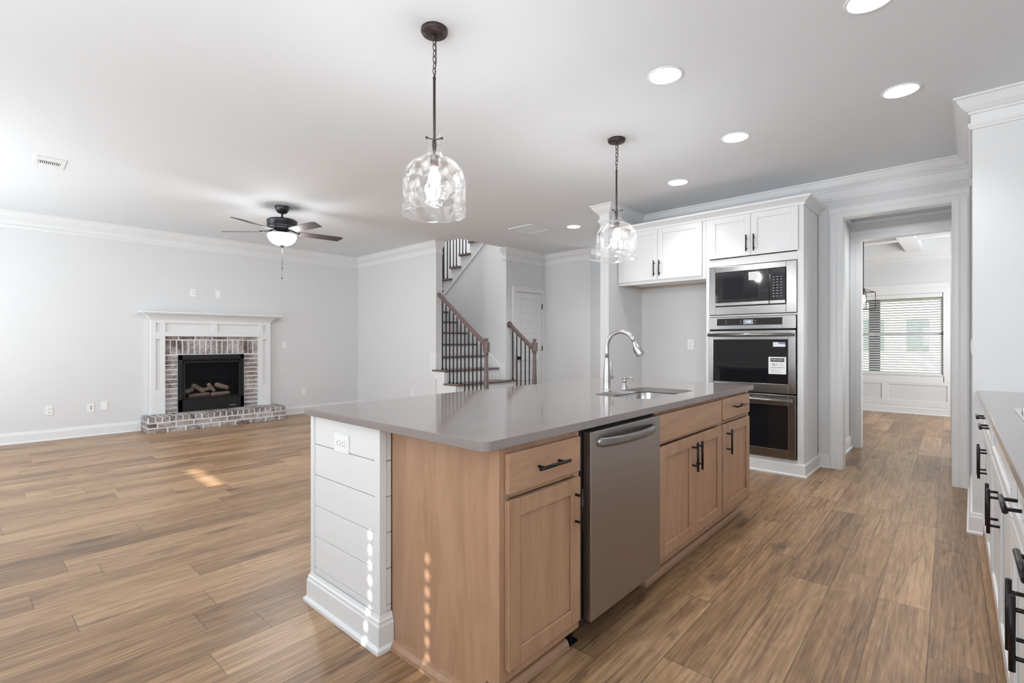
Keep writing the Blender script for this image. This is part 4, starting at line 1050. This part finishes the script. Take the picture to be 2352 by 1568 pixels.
def vent(name, label, x0, x1, y0, y1, along, dark):
    t = thing(name, label, 'vent', ((x0 + x1) / 2, (y0 + y1) / 2, H)); m = MB(); e = .03
    q_ = .006 if dark else .014; m.box(x0, x1, y0, y0 + e, H - q_, H).box(x0, x1, y1 - e, y1, H - q_, H).box(x0, x0 + e, y0 + e, y1 - e, H - q_, H).box(x1 - e, x1, y0 + e, y1 - e, H - q_, H)
    m.build('frame', 'trim', t, bevel=.002)
    MB().box(x0 + e, x1 - e, y0 + e, y1 - e, H - .0015, H - .0005).build('duct_opening', 'black' if dark else 'ink_grey', t)
    m = MB()
    if along:
        n = max(3, int((y1 - y0 - 2 * e) / .012))
        for i in range(n): y = y0 + e + (i + .5) * (y1 - y0 - 2 * e) / n; m.box(x0 + e, x1 - e, y - .0035, y + .0035, H - .008, H - .002)
    else:
        for (a, b_) in ((x0 + e, (x0 + x1) / 2 - .025), ((x0 + x1) / 2 + .025, x1 - e)):
            n = 3
        n = 11
        m.box((x0 + x1) / 2 + .05, x1 - e, y0 + e, y1 - e, H - .006, H - .002).box(x0 + e, (x0 + x1) / 2 - .05, y0 + e, y1 - e, H - .006, H - .002)
        for i in range(n): y = y0 + e + (i + .5) * (y1 - y0 - 2 * e) / n; m.box((x0 + x1) / 2 - .05, (x0 + x1) / 2 + .05, y - .003, y + .003, H - .006, H - .002)
    m.build('louvres', 'trim', t)
vent('ceiling_register', 'small white supply register in the living room ceiling at far left', -6.06, -5.70, .28, .52, False, True) if False else vent('ceiling_register', 'small white supply register in the living room ceiling at far left', -6.05, -5.72, .30, .50, False, True)
vent('return_air_grille', 'square white return air grille in the ceiling before the staircase', -4.69, -4.27, 4.95, 5.385, True, False)

# ceiling fan
FX, FY = -5.835, 2.362
fn = thing('ceiling_fan', 'dark five-blade ceiling fan with lit white bowl in the living room', 'ceiling fan', (FX, FY, H))
MB().lathe([(.079, H), (.079, H - .012), (.072, H - .04), (.052, H - .075), (.03, H - .083), (.001, H - .083)], (FX, FY), 32).build('canopy', 'fan_body', fn)
MB().tube([(FX, FY, H - .08), (FX, FY, 2.65)], .011, 14).tube([(FX, FY, 2.675), (FX, FY, 2.65)], .018, 14).build('downrod', 'fan_body', fn)
MB().lathe([(.001, 2.648), (.03, 2.648), (.148, 2.638), (.162, 2.628), (.165, 2.618), (.160, 2.612), (.160, 2.562), (.145, 2.552), (.12, 2.546)], (FX, FY), 48).build('motor_housing', 'fan_body', fn)
MB().lathe([(.12, 2.547), (.10, 2.522), (.05, 2.505), (.045, 2.485), (.09, 2.478), (.145, 2.472), (.150, 2.468)], (FX, FY), 40).build('light_kit', 'fan_body', fn)
bp = [(.152, 2.468), (.154, 2.452), (.148, 2.425), (.132, 2.395), (.105, 2.37), (.068, 2.352), (.03, 2.345), (.0005, 2.343)]
MB().lathe(bp, (FX, FY), 40).build('glass_bowl', 'bowl', fn)
MB().lathe([(.028, 2.346), (.028, 2.340), (.014, 2.334), (.012, 2.322), (.006, 2.316), (.0005, 2.315)], (FX, FY), 20).build('finial', 'bronze', fn)
for (dx, zl) in ((.004, 2.10), (-.004, 1.985)):
    MB().tube([(FX + dx, FY, 2.32), (FX + dx, FY, zl)], .0012, 6).tube([(FX + dx, FY, zl), (FX + dx, FY, zl - .03)], [.003, .006], 8).build('pull_chain', 'bronze', fn)
zb_ = 2.50
for a in (38, -34, -106, -178, 110):
    A = R(a + 43); ux = Vector((math.cos(A), math.sin(A), 0)); vx = Vector((-ux.y, ux.x, 0)); tl = R(-12)
    w = vx * math.cos(tl) + Vector((0, 0, math.sin(tl))); nz = w.cross(ux).normalized()
    c0 = Vector((FX, FY, zb_))
    out_ = [(.20, -.052), (.30, -.062), (.62, -.068), (.66, -.062), (.685, .0), (.66, .062), (.62, .068), (.30, .062), (.20, .052)]
    if True: out_ = [(.20, -.050), (.28, -.058), (.655, -.066), (.69, -.04), (.655, .066), (.28, .058), (.20, .050)]
    vt = [c0 + ux * u + w * v_ + nz * .003 for u, v_ in out_] + [c0 + ux * u + w * v_ - nz * .003 for u, v_ in out_]; n = len(out_)
    bl = MB().add(vt, [tuple(range(n)), tuple(range(n, 2 * n))[::-1]] + [(i, n + i, n + (i + 1) % n, (i + 1) % n) for i in range(n)]).build('blade', 'fan_blade', fn)
    m = MB()
    q = [c0 + ux * .10 + Vector((0, 0, .03)), c0 + ux * .16 + Vector((0, 0, .005)), c0 + ux * .24 - nz * .006]
    for sgn in (-1, 1):
        m.tube([q[0] + vx * .006 * sgn, q[1] + vx * .018 * sgn, q[2] + w * .028 * sgn], .006, 8)
    m.tube([q[2] + w * .036, q[2] - w * .036], .006, 8)
    m.build('blade_bracket', 'fan_body', bl)

# pendants
def pendant(x, y, label):
    t = thing('pendant_light', label, 'pendant light', (x, y, H), group='glass pendants over the island')
    MB().lathe([(.001, H), (.066, H), (.067, H - .012), (.062, H - .022), (.02, H - .026), (.001, H - .027)], (x, y), 40).build('canopy', 'bronze', t)
    MB().tube([(x, y, H - .025), (x, y, H - .045)], .008, 12).build('canopy_loop', 'bronze', t)
    m = MB(); zc = H - .05; i = 0
    while zc > 2.585:
        pts = []
        for j in range(14):
            a = 2 * PI * j / 14; u = .0085 * math.cos(a); v_ = .0185 * math.sin(a)
            pts.append((x + (u if i % 2 == 0 else 0), y + (0 if i % 2 == 0 else u), zc - .01 + v_))
        m.tube(pts, .0021, 6, closed=True); zc -= .030; i += 1
    m.build('chain', 'bronze', t)
    MB().tube([(x + .011, y + .004, H - .03), (x + .014, y, 2.72), (x + .008, y + .006, 2.63), (x, y, 2.565)], .0018, 6).build('cord', 'bronze', t)
    MB().tube([(x, y, 2.565), (x, y, 2.55)], [.004, .009], 12).tube([(x, y, 2.555), (x, y, 2.20)], .0068, 14).build('stem', 'bronze', t)
    zt_ = 2.278
    prof = [(.034, zt_), (.035, zt_ - .01), (.034, zt_ - .03), (.034, zt_ - .07), (.036, zt_ - .09), (.042, zt_ - .108), (.048, zt_ - .117), (.060, zt_ - .126), (.085, zt_ - .138), (.108, zt_ - .152), (.128, zt_ - .172), (.143, zt_ - .196),
            (.152, zt_ - .222), (.156, zt_ - .26), (.157, zt_ - .30), (.157, zt_ - .35), (.158, zt_ - .400), (.158, zt_ - .410)]
    dense = []
    for (r0, z0_), (r1, z1_) in zip(prof[:-1], prof[1:]):
        for k in range(2): dense.append((r0 + (r1 - r0) * k / 2, z0_ + (z1_ - z0_) * k / 2))
    dense.append(prof[-1])
    sh = MB().lathe(dense, (x, y), 56, wob=.012).build('glass_shade', 'glass_hammered', t)
    MB().lathe([(.1585, zt_ - .408), (.1600, zt_ - .411), (.1585, zt_ - .414), (.1565, zt_ - .411), (.1585, zt_ - .408)], (x, y), 56).build('shade_rim', 'glass_clear', t)
    m = MB(); zc = zt_ - .035
    for a in (20, 140, 260):
        A = R(a); m.tube([(x, y, zc), (x + .042 * math.cos(A), y + .042 * math.sin(A), zc)], .003, 8).tube([(x + .038 * math.cos(A), y + .038 * math.sin(A), zc), (x + .047 * math.cos(A), y + .047 * math.sin(A), zc)], .0065, 10)
    m.build('thumb_screws', 'bronze', t)
    MB().tube([(x, y, 2.24), (x, y, 2.215), (x, y, 2.195), (x, y, 2.185)], [.009, .012, .009, .008], 14).tube([(x, y, 2.19), (x, y, 2.165)], .006, 12).tube([(x, y, 2.168), (x, y, 2.160), (x, y, 2.105), (x, y, 2.102)], [.014, .021, .021, .016], 18).build('socket', 'bronze', t)
    MB().lathe([(.013, 2.103), (.016, 2.092), (.026, 2.07), (.030, 2.050), (.029, 2.038), (.022, 2.022), (.010, 2.013), (.0005, 2.011)], (x, y), 24).build('bulb', 'bulb', t)
pendant(-1.973, 1.545, 'clear hammered glass pendant over the near end of the island, the larger in view')
pendant(-2.012, 3.342, 'clear hammered glass pendant over the far end of the island, the smaller in view')

# dining lantern
LX_, LY_ = -1.195, 9.0
t = thing('dining_lantern', 'bronze framed lantern with a warm lit bulb hanging in the dining room', 'pendant light', (LX_, LY_, HD))
MB().tube([(LX_, LY_, HD), (LX_, LY_, HD - .02)], .06, 20).build('canopy', 'bronze', t)
MB().tube([(LX_, LY_, HD - .02), (LX_, LY_, 2.03)], .006, 10).build('stem', 'bronze', t)
m = MB(); za, zb2 = 1.97, 1.72; e = .15
cr_ = [Vector((LX_ + e * math.cos(R(a)), LY_ + e * math.sin(R(a)), 0)) for a in (20, 110, 200, 290)]
for i in range(4):
    p, q = cr_[i], cr_[(i + 1) % 4]; up_ = Vector((0, 0, 1))
    m.tube([p + up_ * za, p + up_ * zb2], .005, 6).tube([p + up_ * za, q + up_ * za], .005, 6).tube([p + up_ * zb2, q + up_ * zb2], .005, 6).tube([p + up_ * za, Vector((LX_, LY_, 2.03))], .004, 6)
m.build('cage', 'bronze', t)
MB().tube([(LX_, LY_, 2.03), (LX_, LY_, 1.93)], .016, 12).build('socket', 'bronze', t)
MB().lathe([(.012, 1.93), (.03, 1.88), (.032, 1.85), (.02, 1.825), (.0005, 1.82)], (LX_, LY_), 16).build('bulb', 'warm_bulb', t)

# rear windows: closed white blinds behind the camera, one with its row of cord holes
for wi, (a, b_, z0, z1) in enumerate(RWIN):
    t = sthing('window_%d' % (wi + 2), ((a + b_) / 2, YR, z0))
    m = MB()
    if wi == 1:
        # two columns of cord holes let thin sun spots through
        cols = []
        for xd in (-1.806, -1.501):
            yd_ = 1.09 if xd < -1.7 else 1.149
            cols.append(xd - sd.x / sd.y * (yd_ - (YR - .05)))
        cols.sort(); xs = [a] + [v for c_ in cols for v in (c_ - .007, c_ + .007)] + [b_]
        for i in range(0, len(xs), 2): m.box(xs[i], xs[i + 1], YR - .052, YR - .05, z0, z1)
        zlo = .03 + math.tan(SUN_EL) * (1.149 - YR); 
        for c_ in cols:
            z = z0; hz = 1.48
            m.box(c_ - .007, c_ + .007, YR - .052, YR - .05, z0, 1.475)
            k = 0; z = 1.475
            while z < 1.475 + .0625 * 7.5: m.box(c_ - .007, c_ + .007, YR - .052, YR - .05, z + .024, z + .0625); z += .0625
            m.box(c_ - .007, c_ + .007, YR - .052, YR - .05, z, z1)
    elif wi == 0:
        # slit cut across the blind, shaped to throw a sun strip on the floor
        gx0, gx1, gz = -5.33, -4.56, math.tan(SUN_EL) * (1.375 - YR + .05)
        m.box(a, gx0, YR - .052, YR - .05, z0, z1).box(gx1, b_, YR - .052, YR - .05, z0, z1).box(gx0, gx1, YR - .052, YR - .05, z0, gz - .023).box(gx0, gx1, YR - .052, YR - .05, gz + .023, z1)
    else: m.box(a, b_, YR - .052, YR - .05, z0, z1)
    struct('closed_blind', m, 'slat', parent=t)
